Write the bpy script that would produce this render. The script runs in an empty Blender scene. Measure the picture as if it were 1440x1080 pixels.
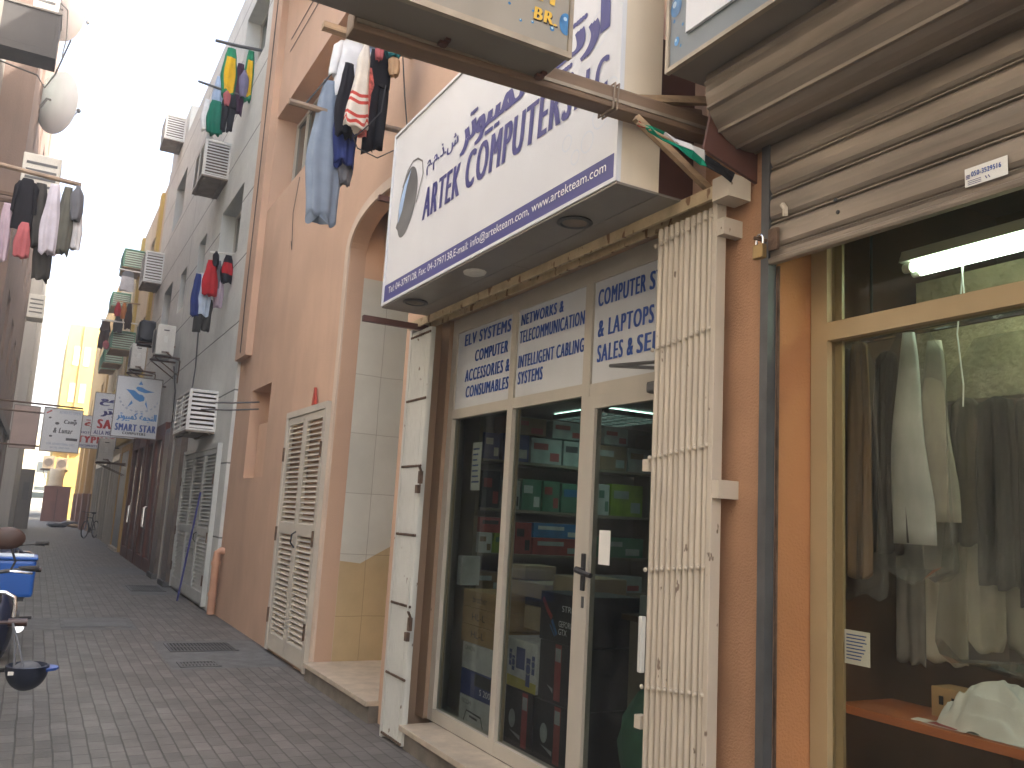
import bpy, bmesh, math, random
from mathutils import Vector, Matrix
R = math.radians
rnd = random.Random(7)
sc = bpy.context.scene
COL = sc.collection

# ------------------------------------------------------------------ camera, sky, sun, exposure
cd = bpy.data.cameras.new("camera"); cam = bpy.data.objects.new("camera", cd); COL.objects.link(cam)
cd.sensor_width = 36.0; cd.lens = 30.354; cd.clip_start = 0.05; cd.clip_end = 2000
YAW, PITCH, ROLL = R(28.3416), R(9.0154), R(-3.2978)
_f = Vector((math.sin(YAW) * math.cos(PITCH), math.cos(YAW) * math.cos(PITCH), math.sin(PITCH)))
_r = Vector((math.cos(YAW), -math.sin(YAW), 0)); _d = _f.cross(_r)
_rt = _r * math.cos(ROLL) + _d * math.sin(ROLL); _dn = _d * math.cos(ROLL) - _r * math.sin(ROLL)
cam.matrix_world = Matrix(((_rt.x, -_dn.x, -_f.x, 0), (_rt.y, -_dn.y, -_f.y, 0), (_rt.z, -_dn.z, -_f.z, 1.6), (0, 0, 0, 1)))
sc.camera = cam

SUN = Vector((0.60, -0.36, 0.70)).normalized()       # towards the sun
wd = bpy.data.worlds.new("World"); sc.world = wd; wd.use_nodes = True
wn = wd.node_tree.nodes; wl = wd.node_tree.links
sky = wn.new("ShaderNodeTexSky"); sky.sky_type = 'NISHITA'; sky.sun_disc = False
sky.sun_elevation = math.asin(SUN.z); sky.sun_rotation = math.atan2(SUN.x, SUN.y)
sky.air_density = 0.6; sky.dust_density = 7.0; sky.ozone_density = 0.6
wn["Background"].inputs[1].default_value = 0.15
_tint = wn.new("ShaderNodeMix"); _tint.data_type = 'RGBA'; _tint.blend_type = 'MULTIPLY'; _tint.inputs[0].default_value = 1.0
_tint.inputs[7].default_value = (0.96, 0.97, 0.92, 1)          # dusty desert air
wl.new(sky.outputs[0], _tint.inputs[6]); wl.new(_tint.outputs[2], wn["Background"].inputs[0])
ld = bpy.data.lights.new("sun", 'SUN'); ld.energy = 2.3; ld.angle = R(0.5); ld.color = (1.0, 0.93, 0.82)
sun = bpy.data.objects.new("sun", ld); COL.objects.link(sun)
sun.rotation_euler = SUN.to_track_quat('Z', 'Y').to_euler()
sc.view_settings.view_transform = 'Standard'; sc.view_settings.look = 'None'
sc.view_settings.exposure = 3.25; sc.view_settings.gamma = 1.0
sc.render.engine = 'CYCLES'
sc.cycles.max_bounces = 10; sc.cycles.diffuse_bounces = 6; sc.cycles.transparent_max_bounces = 16
sc.cycles.use_denoising = True; sc.cycles.sample_clamp_indirect = 6.0

# ------------------------------------------------------------------ materials
def srgb(h):
    h = h.lstrip('#'); v = [int(h[i:i + 2], 16) / 255 for i in (0, 2, 4)]
    return tuple((c / 12.92 if c <= 0.04045 else ((c + 0.055) / 1.055) ** 2.4) for c in v)

def mat(name, col, rough=0.6, metal=0.0, var=0.15, scale=3.0, bump=0.0, bscale=60.0, streak=0.0, spots=0.0,
        spotcol=(0.06, 0.03, 0.015), spotscale=22.0, spec=0.4, stretch=(1, 1, 1), streakcol=None):
    if isinstance(col, str): col = srgb(col)
    m = bpy.data.materials.new(name); m.use_nodes = True
    n = m.node_tree.nodes; l = m.node_tree.links; b = n["Principled BSDF"]
    b.inputs["Roughness"].default_value = rough; b.inputs["Metallic"].default_value = metal
    b.inputs["Specular IOR Level"].default_value = spec
    tc = n.new("ShaderNodeTexCoord"); mp = n.new("ShaderNodeMapping"); mp.inputs[3].default_value = stretch
    l.new(tc.outputs["Object"], mp.inputs[0])
    nz = n.new("ShaderNodeTexNoise"); nz.inputs["Scale"].default_value = scale; nz.inputs["Detail"].default_value = 5
    l.new(mp.outputs[0], nz.inputs["Vector"])
    rp = n.new("ShaderNodeValToRGB")
    rp.color_ramp.elements[0].position = 0.3; rp.color_ramp.elements[1].position = 0.7
    rp.color_ramp.elements[0].color = tuple(c * (1 - var) for c in col) + (1,)
    rp.color_ramp.elements[1].color = tuple(min(1, c * (1 + var)) for c in col) + (1,)
    l.new(nz.outputs[0], rp.inputs[0]); out = rp.outputs[0]
    def over(prev, fac, c2):
        mx = n.new("ShaderNodeMix"); mx.data_type = 'RGBA'
        l.new(fac, mx.inputs[0]); l.new(prev, mx.inputs[6]); mx.inputs[7].default_value = tuple(c2) + (1,)
        return mx.outputs[2]
    def thresh(src, a, bb, k):
        mr = n.new("ShaderNodeMapRange"); mr.inputs[1].default_value = a; mr.inputs[2].default_value = bb
        mr.inputs[4].default_value = k; l.new(src, mr.inputs[0]); return mr.outputs[0]
    if streak:
        m2 = n.new("ShaderNodeMapping"); m2.inputs[3].default_value = (5, 5, 0.35)
        l.new(tc.outputs["Object"], m2.inputs[0])
        n2 = n.new("ShaderNodeTexNoise"); n2.inputs["Scale"].default_value = 1.0; n2.inputs["Detail"].default_value = 6
        l.new(m2.outputs[0], n2.inputs["Vector"])
        out = over(out, thresh(n2.outputs[0], 0.48, 0.75, streak), streakcol or tuple(c * 0.45 for c in col))
    if spots:
        m3 = n.new("ShaderNodeMapping"); m3.inputs[3].default_value = (1, 1, 0.45)
        l.new(tc.outputs["Object"], m3.inputs[0])
        n3 = n.new("ShaderNodeTexNoise"); n3.inputs["Scale"].default_value = spotscale; n3.inputs["Detail"].default_value = 3
        l.new(m3.outputs[0], n3.inputs["Vector"])
        t = 0.80 - 0.2 * spots
        out = over(out, thresh(n3.outputs[0], t, t + 0.03, 0.9), spotcol)
    l.new(out, b.inputs["Base Color"])
    if bump:
        n4 = n.new("ShaderNodeTexNoise"); n4.inputs["Scale"].default_value = bscale; n4.inputs["Detail"].default_value = 4
        l.new(tc.outputs["Object"], n4.inputs["Vector"])
        bp = n.new("ShaderNodeBump"); bp.inputs["Strength"].default_value = bump; bp.inputs["Distance"].default_value = 0.02
        l.new(n4.outputs[0], bp.inputs["Height"]); l.new(bp.outputs[0], b.inputs["Normal"])
    return m

def emit(name, col, s):
    m = bpy.data.materials.new(name); m.use_nodes = True
    b = m.node_tree.nodes["Principled BSDF"]
    b.inputs["Base Color"].default_value = (0.8, 0.8, 0.8, 1)
    b.inputs["Emission Color"].default_value = tuple(col) + (1,); b.inputs["Emission Strength"].default_value = s
    return m

def glass(name, tint=(0.75, 0.8, 0.78), ior=1.5, haze=0.0):
    m = bpy.data.materials.new(name); m.use_nodes = True
    n = m.node_tree.nodes; l = m.node_tree.links
    n.remove(n["Principled BSDF"]); o = n["Material Output"]
    tr = n.new("ShaderNodeBsdfTransparent"); tr.inputs[0].default_value = tint + (1,)
    gl = n.new("ShaderNodeBsdfGlossy"); gl.inputs[1].default_value = 0.03
    fr = n.new("ShaderNodeFresnel"); fr.inputs[0].default_value = ior
    mx = n.new("ShaderNodeMixShader"); geo = n.new("ShaderNodeNewGeometry"); iv = n.new("ShaderNodeMath"); iv.operation = 'SUBTRACT'; iv.inputs[0].default_value = 1.0; l.new(geo.outputs["Backfacing"], iv.inputs[1])
    mu = n.new("ShaderNodeMath"); mu.operation = 'MULTIPLY'; l.new(fr.outputs[0], mu.inputs[0]); l.new(iv.outputs[0], mu.inputs[1])   # one reflection per pane
    l.new(mu.outputs[0], mx.inputs[0]); l.new(tr.outputs[0], mx.inputs[1]); l.new(gl.outputs[0], mx.inputs[2])
    last = mx
    if haze:
        df = n.new("ShaderNodeBsdfDiffuse"); df.inputs[0].default_value = (0.6, 0.6, 0.58, 1)
        nz = n.new("ShaderNodeTexNoise"); nz.inputs["Scale"].default_value = 5; nz.inputs["Detail"].default_value = 6
        mr = n.new("ShaderNodeMapRange"); mr.inputs[1].default_value = 0.35; mr.inputs[2].default_value = 0.7; mr.inputs[4].default_value = haze
        l.new(nz.outputs[0], mr.inputs[0])
        m2 = n.new("ShaderNodeMixShader"); l.new(mr.outputs[0], m2.inputs[0]); l.new(mx.outputs[0], m2.inputs[1]); l.new(df.outputs[0], m2.inputs[2]); last = m2
    l.new(last.outputs[0], o.inputs[0])
    return m

def brickmat(name, c1, c2, mortar, bw, bh, msize, swap='YX', rough=0.8, bump=0.4, zone=None, off=0.5, var=0.25, spec=0.3):
    """tiles or pavers in a plane: swap names the object axes used as (along, across)"""
    m = bpy.data.materials.new(name); m.use_nodes = True
    n = m.node_tree.nodes; l = m.node_tree.links; b = n["Principled BSDF"]
    b.inputs["Roughness"].default_value = rough; b.inputs["Specular IOR Level"].default_value = spec
    tc = n.new("ShaderNodeTexCoord"); sp = n.new("ShaderNodeSeparateXYZ"); cb = n.new("ShaderNodeCombineXYZ")
    l.new(tc.outputs["Object"], sp.inputs[0])
    ix = {'X': 0, 'Y': 1, 'Z': 2}
    l.new(sp.outputs[ix[swap[0]]], cb.inputs[0]); l.new(sp.outputs[ix[swap[1]]], cb.inputs[1])
    # small wobble so that the joints are not ruler straight
    wz = n.new("ShaderNodeTexNoise"); wz.inputs["Scale"].default_value = 3.0; l.new(cb.outputs[0], wz.inputs["Vector"])
    vm = n.new("ShaderNodeVectorMath"); vm.operation = 'MULTIPLY_ADD'; vm.inputs[1].default_value = (0.02, 0.02, 0)
    l.new(wz.outputs[1], vm.inputs[0]); l.new(cb.outputs[0], vm.inputs[2])
    br = n.new("ShaderNodeTexBrick"); br.offset = off
    br.inputs["Scale"].default_value = 1.0; br.inputs["Brick Width"].default_value = bw; br.inputs["Row Height"].default_value = bh
    br.inputs["Mortar Size"].default_value = msize; br.inputs["Mortar Smooth"].default_value = 0.2; br.inputs["Bias"].default_value = 0.0
    br.inputs["Color1"].default_value = tuple(c1) + (1,); br.inputs["Color2"].default_value = tuple(c2) + (1,); br.inputs["Mortar"].default_value = tuple(mortar) + (1,)
    l.new(vm.outputs[0], br.inputs["Vector"]); out = br.outputs[0]
    if zone:
        z0, z1, tint = zone
        nz = n.new("ShaderNodeTexNoise"); nz.inputs["Scale"].default_value = 1.5; l.new(tc.outputs["Object"], nz.inputs["Vector"])
        ad = n.new("ShaderNodeMath"); ad.operation = 'MULTIPLY_ADD'; ad.inputs[1].default_value = 0.9; l.new(nz.outputs[0], ad.inputs[0]); l.new(sp.outputs[0], ad.inputs[2])
        mr = n.new("ShaderNodeMapRange"); mr.inputs[1].default_value = z0; mr.inputs[2].default_value = z1; l.new(ad.outputs[0], mr.inputs[0])
        mx = n.new("ShaderNodeMix"); mx.data_type = 'RGBA'; mx.blend_type = 'MULTIPLY'; mx.inputs[7].default_value = tuple(tint) + (1,)
        l.new(mr.outputs[0], mx.inputs[0]); l.new(out, mx.inputs[6]); out = mx.outputs[2]
    n5 = n.new("ShaderNodeTexNoise"); n5.inputs["Scale"].default_value = 2.2; n5.inputs["Detail"].default_value = 8; n5.inputs["Roughness"].default_value = 0.7
    l.new(tc.outputs["Object"], n5.inputs["Vector"])
    r5 = n.new("ShaderNodeMapRange"); r5.inputs[1].default_value = 0.3; r5.inputs[2].default_value = 0.7; r5.inputs[3].default_value = 1 - var; r5.inputs[4].default_value = 1 + var
    l.new(n5.outputs[0], r5.inputs[0])
    mm = n.new("ShaderNodeMix"); mm.data_type = 'RGBA'; mm.blend_type = 'MULTIPLY'; mm.inputs[0].default_value = 1.0
    l.new(out, mm.inputs[6]); l.new(r5.outputs[0], mm.inputs[7]); l.new(mm.outputs[2], b.inputs["Base Color"])
    iv = n.new("ShaderNodeMath"); iv.operation = 'SUBTRACT'; iv.inputs[0].default_value = 1.0; l.new(br.outputs["Fac"], iv.inputs[1])
    n6 = n.new("ShaderNodeTexNoise"); n6.inputs["Scale"].default_value = 45; n6.inputs["Detail"].default_value = 5; l.new(tc.outputs["Object"], n6.inputs["Vector"])
    a6 = n.new("ShaderNodeMath"); a6.operation = 'MULTIPLY_ADD'; a6.inputs[1].default_value = 0.35; l.new(n6.outputs[0], a6.inputs[0]); l.new(iv.outputs[0], a6.inputs[2])
    bp = n.new("ShaderNodeBump"); bp.inputs["Strength"].default_value = bump; bp.inputs["Distance"].default_value = 0.008
    l.new(a6.outputs[0], bp.inputs["Height"]); l.new(bp.outputs[0], b.inputs["Normal"])
    return m

M = {}
M['paver'] = brickmat('paver', (0.168, 0.164, 0.148), (0.122, 0.119, 0.108), (0.088, 0.085, 0.076), 0.205, 0.105, 0.006, 'YX', 0.72, 0.75, zone=(1.05, 1.75, (0.93, 0.87, 0.86)), var=0.28)
M['concrete'] = mat('concrete', (0.125, 0.125, 0.12), 0.85, var=0.25, scale=6, bump=0.3, bscale=50)
M['iron'] = mat('iron', (0.10, 0.10, 0.095), 0.6, 0.3, var=0.3, bump=0.2)
M['pink'] = mat('pink_stucco', (0.54, 0.37, 0.262), 0.9, var=0.10, scale=1.2, bump=0.35, bscale=110, streak=0.30, streakcol=(0.42, 0.28, 0.20), spec=0.2)
M['peach'] = mat('peach_stucco', (0.62, 0.42, 0.29), 0.9, var=0.08, scale=1.5, bump=0.25, bscale=100, spec=0.2)
M['orange'] = mat('orange_stucco', (0.38, 0.175, 0.075), 0.9, var=0.10, scale=2, bump=0.3, bscale=90, spots=0.25, spotcol=(0.12, 0.05, 0.02), spotscale=18, spec=0.2)
M['archtrim'] = mat('arch_trim', (0.58, 0.47, 0.37), 0.85, var=0.1, bump=0.2, bscale=70, streak=0.3)
M['greywall'] = mat('grey_stucco', (0.53, 0.54, 0.505), 0.9, var=0.08, scale=0.8, bump=0.2, bscale=70, streak=0.25, spec=0.2)
M['greyscored'] = brickmat('grey_scored', (0.59, 0.60, 0.56), (0.57, 0.58, 0.54), (0.16, 0.165, 0.155), 60.0, 1.12, 0.014, 'YZ', 0.9, 0.3, off=0.0, var=0.10, spec=0.2)
M['cream'] = mat('cream_stucco', (0.62, 0.52, 0.36), 0.9, var=0.1, scale=1, bump=0.2, streak=0.3)
M['yellow'] = mat('yellow_stucco', (0.56, 0.41, 0.12), 0.9, var=0.08, scale=0.8, bump=0.2, streak=0.15)
M['amber'] = mat('amber_stucco', (0.55, 0.36, 0.14), 0.9, var=0.1, scale=1, streak=0.2)
M['brownwain'] = mat('brown_wainscot', (0.24, 0.12, 0.075), 0.8, var=0.15, bump=0.2)
M['redbox'] = mat('red_brown_paint', (0.17, 0.07, 0.045), 0.6, var=0.2, spots=0.3)
M['terra'] = mat('terracotta_stucco', (0.17, 0.12, 0.10), 0.9, var=0.12, scale=0.9, bump=0.25, streak=0.35)
M['leftgrey'] = mat('grey_brown_stucco', (0.17, 0.155, 0.14), 0.9, var=0.12, scale=1, streak=0.3)
M['leftcream'] = mat('left_cream_stucco', (0.40, 0.38, 0.35), 0.9, var=0.1, scale=1, streak=0.35)
M['tile'] = brickmat('wall_tile', (0.60, 0.60, 0.53), (0.56, 0.56, 0.49), (0.33, 0.31, 0.26), 0.30, 0.60, 0.003, 'XZ', 0.35, 0.1, off=0.0, var=0.08, spec=0.5)
M['tilelow'] = brickmat('wall_tile_stained', (0.50, 0.38, 0.21), (0.47, 0.36, 0.20), (0.30, 0.22, 0.12), 0.30, 0.60, 0.003, 'XZ', 0.4, 0.1, off=0.0, var=0.12, spec=0.5)
M['marble'] = mat('step_marble', (0.46, 0.39, 0.30), 0.35, var=0.2, scale=9, streak=0.1, spots=0.25, spotcol=(0.25, 0.19, 0.13), spec=0.5)
M['stepgrey'] = mat('step_riser', (0.17, 0.15, 0.125), 0.7, var=0.25, scale=7, bump=0.2)
M['alu'] = mat('shop_aluminium', (0.43, 0.395, 0.33), 0.42, 0.0, var=0.06, scale=3, streak=0.12, spots=0.10, spotcol=(0.25, 0.2, 0.15), spotscale=30)
M['alutan'] = mat('tan_aluminium', (0.36, 0.265, 0.145), 0.45, var=0.07, scale=3, streak=0.12, spots=0.06)
M['gate'] = mat('gate_cream_paint', (0.46, 0.40, 0.315), 0.5, var=0.06, scale=3, streak=0.12, spots=0.55, spotcol=(0.10, 0.06, 0.04), spotscale=26)
M['gatewhite'] = mat('gate_white_paint', (0.50, 0.50, 0.455), 0.5, var=0.07, scale=3, streak=0.15, spots=0.5, spotcol=(0.12, 0.07, 0.04), spotscale=30)
M['rail'] = mat('rusty_cream_rail', (0.46, 0.36, 0.22), 0.6, var=0.2, scale=9, spots=1.0, spotcol=(0.15, 0.07, 0.03), spotscale=16)
M['rust'] = mat('rusty_steel', (0.12, 0.075, 0.05), 0.7, 0.3, var=0.4, scale=14, bump=0.3)
M['darkbrown'] = mat('dark_brown_paint', (0.10, 0.045, 0.035), 0.5, var=0.2)
M['signwhite'] = mat('sign_white', (0.66, 0.67, 0.68), 0.35, var=0.03, scale=2, streak=0.06)
M['signside'] = mat('sign_cream_side', (0.70, 0.61, 0.47), 0.4, var=0.06, scale=2, streak=0.2, spots=0.12, spotcol=(0.3, 0.2, 0.12))
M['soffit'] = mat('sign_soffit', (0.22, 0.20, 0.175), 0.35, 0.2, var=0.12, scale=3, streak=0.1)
M['navy'] = mat('sign_navy', (0.060, 0.062, 0.225), 0.4, var=0.05)
M['textnavy'] = mat('letter_navy', (0.050, 0.050, 0.20), 0.45, var=0.05)
M['textblue'] = mat('letter_blue', (0.018, 0.07, 0.30), 0.45, var=0.1)
M['textwhite'] = mat('letter_white', (0.85, 0.85, 0.85), 0.45, var=0.02)
M['textred'] = mat('letter_red', (0.45, 0.02, 0.02), 0.45, var=0.05)
M['textblack'] = mat('letter_black', (0.02, 0.02, 0.025), 0.5, var=0.05)
M['bubble'] = mat('bubble_print', (0.60, 0.64, 0.69), 0.35, var=0.05)
M['panelwhite'] = mat('transom_panel', (0.52, 0.54, 0.55), 0.35, var=0.04, scale=2, streak=0.1, spots=0.08)
M['logogrey'] = mat('logo_grey', (0.13, 0.13, 0.13), 0.4, var=0.5, scale=2.5)
M['logolight'] = mat('logo_light_blue', (0.35, 0.50, 0.72), 0.4, var=0.25, scale=4)
M['brgrey'] = mat('sign_silver_grey', (0.27, 0.25, 0.21), 0.35, 0.15, var=0.1, scale=2, streak=0.2)
M['bredge'] = mat('sign_aluminium_edge', (0.33, 0.28, 0.215), 0.4, 0.3, var=0.2, scale=8, spots=0.2)
M['bryellow'] = mat('letter_yellow', (0.60, 0.38, 0.05), 0.45, var=0.1)
M['dropblue'] = mat('water_drop_blue', (0.07, 0.24, 0.50), 0.25, var=0.5, scale=9)
M['droplight'] = mat('water_drop_light', (0.42, 0.60, 0.72), 0.25, var=0.2, scale=9)
M['bluegrey'] = mat('sign_blue_grey', (0.17, 0.20, 0.22), 0.35, var=0.15, scale=2)
M['beam'] = mat('brown_beam', (0.20, 0.135, 0.09), 0.5, 0.2, var=0.2, scale=3, stretch=(0.6, 4, 4), spots=0.25, spotcol=(0.3, 0.17, 0.08))
M['wood'] = mat('old_wood', (0.34, 0.235, 0.14), 0.8, var=0.3, scale=4, stretch=(1, 8, 8), bump=0.2)
M['bamboo'] = mat('pole_wood', (0.25, 0.19, 0.14), 0.8, var=0.3, scale=6)
M['shutter'] = mat('shutter_steel', (0.235, 0.195, 0.155), 0.42, 0.45, var=0.28, scale=2.5, stretch=(1, 0.6, 6), spots=0.22, spotcol=(0.16, 0.11, 0.07), spotscale=14, bump=0.03, bscale=25)
M['steelgrey'] = mat('steel_grey', (0.10, 0.10, 0.10), 0.5, 0.4, var=0.2, scale=6, streak=0.2)
M['brass'] = mat('brass', (0.32, 0.22, 0.10), 0.4, 0.8, var=0.2)
M['chrome'] = mat('chrome', (0.7, 0.7, 0.7), 0.15, 1.0, var=0.05)
M['louvre'] = mat('louvre_beige_paint', (0.50, 0.46, 0.385), 0.5, var=0.06, scale=2, streak=0.15, spots=0.0)
M['louvregrey'] = mat('louvre_grey_paint', (0.50, 0.51, 0.475), 0.5, var=0.08, scale=3, streak=0.2, spots=0.1)
M['sidepanel'] = mat('brown_side_panel', (0.33, 0.225, 0.15), 0.6, var=0.12, scale=3, stretch=(3, 3, .5), spots=0.2)
M['pier'] = mat('orange_brown_stucco', (0.40, 0.225, 0.13), 0.9, var=0.14, scale=2.5, bump=0.4, bscale=110, streak=0.35, spots=0.15, spotcol=(0.16, 0.08, 0.05), spotscale=20, spec=0.2)
M['dark'] = mat('void_shade', (0.012, 0.011, 0.010), 0.9, var=0.1)  # near-black paint for the shade inside gaps and holes
M['glass'] = glass('shop_glass', (0.68, 0.71, 0.69), 1.30, haze=0.02)
M['glass2'] = glass('laundry_glass', (0.84, 0.84, 0.80), 1.2, haze=0.015)
M['plastic'] = glass('clear_plastic', (0.86, 0.87, 0.85), 1.4, haze=0.17)
M['winglass'] = mat('window_glass', (0.035, 0.05, 0.045), 0.08, var=0.2, scale=2, spec=0.7)
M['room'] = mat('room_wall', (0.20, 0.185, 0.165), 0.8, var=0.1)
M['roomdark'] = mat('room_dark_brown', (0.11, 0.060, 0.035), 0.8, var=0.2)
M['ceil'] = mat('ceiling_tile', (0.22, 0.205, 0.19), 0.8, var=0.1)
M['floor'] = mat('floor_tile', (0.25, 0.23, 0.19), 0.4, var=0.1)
M['shelf'] = mat('shelf_board', (0.20, 0.165, 0.125), 0.5, var=0.15)
M['shelforange'] = mat('orange_wood_shelf', (0.36, 0.115, 0.04), 0.5, var=0.15, scale=5, stretch=(1, 0.4, 4))
M['acwhite'] = mat('air_conditioner_white', (0.62, 0.60, 0.54), 0.5, var=0.06, streak=0.3)
M['cage'] = mat('cage_white_paint', (0.66, 0.65, 0.61), 0.5, var=0.06, streak=0.2, spots=0.1)
M['cagegreen'] = mat('cage_green_paint', (0.10, 0.27, 0.17), 0.5, var=0.12, streak=0.2)
M['cagegreenlt'] = mat('cage_pale_green_paint', (0.40, 0.50, 0.38), 0.5, var=0.12)
M['tray'] = mat('cage_tray', (0.22, 0.18, 0.14), 0.7, var=0.25, scale=5)
M['blackplastic'] = mat('black_plastic', (0.02, 0.02, 0.022), 0.45, var=0.2)
M['cable'] = mat('cable_black', (0.03, 0.03, 0.03), 0.6, var=0.1)
M['dish'] = mat('dish_white', (0.82, 0.84, 0.85), 0.5, var=0.04, streak=0.1)
M['balcony'] = mat('balcony_dark', (0.05, 0.047, 0.047), 0.8, var=0.2, scale=2)
M['bikeblue'] = mat('bike_navy_paint', (0.020, 0.026, 0.055), 0.25, 0.2, var=0.2, spec=0.6)
M['boxblue'] = mat('box_blue', (0.010, 0.085, 0.36), 0.35, var=0.1, spec=0.5)
M['boxlid'] = mat('box_lid_pale', (0.50, 0.60, 0.68), 0.3, var=0.1)
M['mirrorback'] = mat('mirror_brown_plastic', (0.055, 0.030, 0.024), 0.4, var=0.2)
M['rubber'] = mat('rubber', (0.025, 0.024, 0.024), 0.7, var=0.2)
M['helmet'] = mat('helmet_navy', (0.013, 0.017, 0.032), 0.4, var=0.15)
M['visor'] = mat('visor_blue', (0.03, 0.08, 0.32), 0.4, var=0.1)
M['foam'] = mat('foam_grey', (0.10, 0.105, 0.115), 0.9, var=0.2)
M['indicator'] = mat('indicator_dark_lens', (0.05, 0.025, 0.02), 0.3, var=0.1)
M['brownstone'] = mat('brown_stone', (0.15, 0.115, 0.095), 0.35, var=0.25, scale=6, spec=0.5)
M['redwood'] = mat('red_wood_frame', (0.13, 0.045, 0.028), 0.5, var=0.2, scale=5, stretch=(6, 6, 0.5))
M['doorglass'] = mat('door_glass_pale', (0.20, 0.20, 0.19), 0.12, var=0.2, scale=1.5, spec=0.6)
M['bluedoor'] = mat('pale_blue_door', (0.24, 0.28, 0.33), 0.45, var=0.08)
M['pipepink'] = mat('pipe_pink_paint', (0.50, 0.28, 0.18), 0.6, var=0.15, spots=0.3)
M['cardboard'] = mat('cardboard', (0.37, 0.235, 0.11), 0.8, var=0.1, scale=5)
M['cardpale'] = mat('cardboard_pale', (0.40, 0.31, 0.20), 0.8, var=0.1, scale=5)
M['paper'] = mat('paper', (0.68, 0.67, 0.62), 0.7, var=0.05)
M['barrel'] = mat('barrel_cream', (0.62, 0.52, 0.36), 0.5, var=0.08)
M['stucco2'] = mat('rough_wall_tan', (0.36, 0.29, 0.19), 0.9, var=0.2, scale=6, bump=0.8, bscale=35)
M['lamp'] = emit('tube_light', (0.72, 1.0, 0.78), 1.7)
M['panelglow'] = emit('ceiling_lamp_glow', (0.62, 1.0, 0.88), 0.95)
M['seat'] = mat('seat_black_vinyl', (0.022, 0.02, 0.02), 0.5, var=0.2)

def cloth(name, col, rough=0.9, var=0.12, scale=7): 
    return mat('cloth_' + name, col, rough, 0, var, scale, bump=0.15, bscale=220, spec=0.1)

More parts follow.
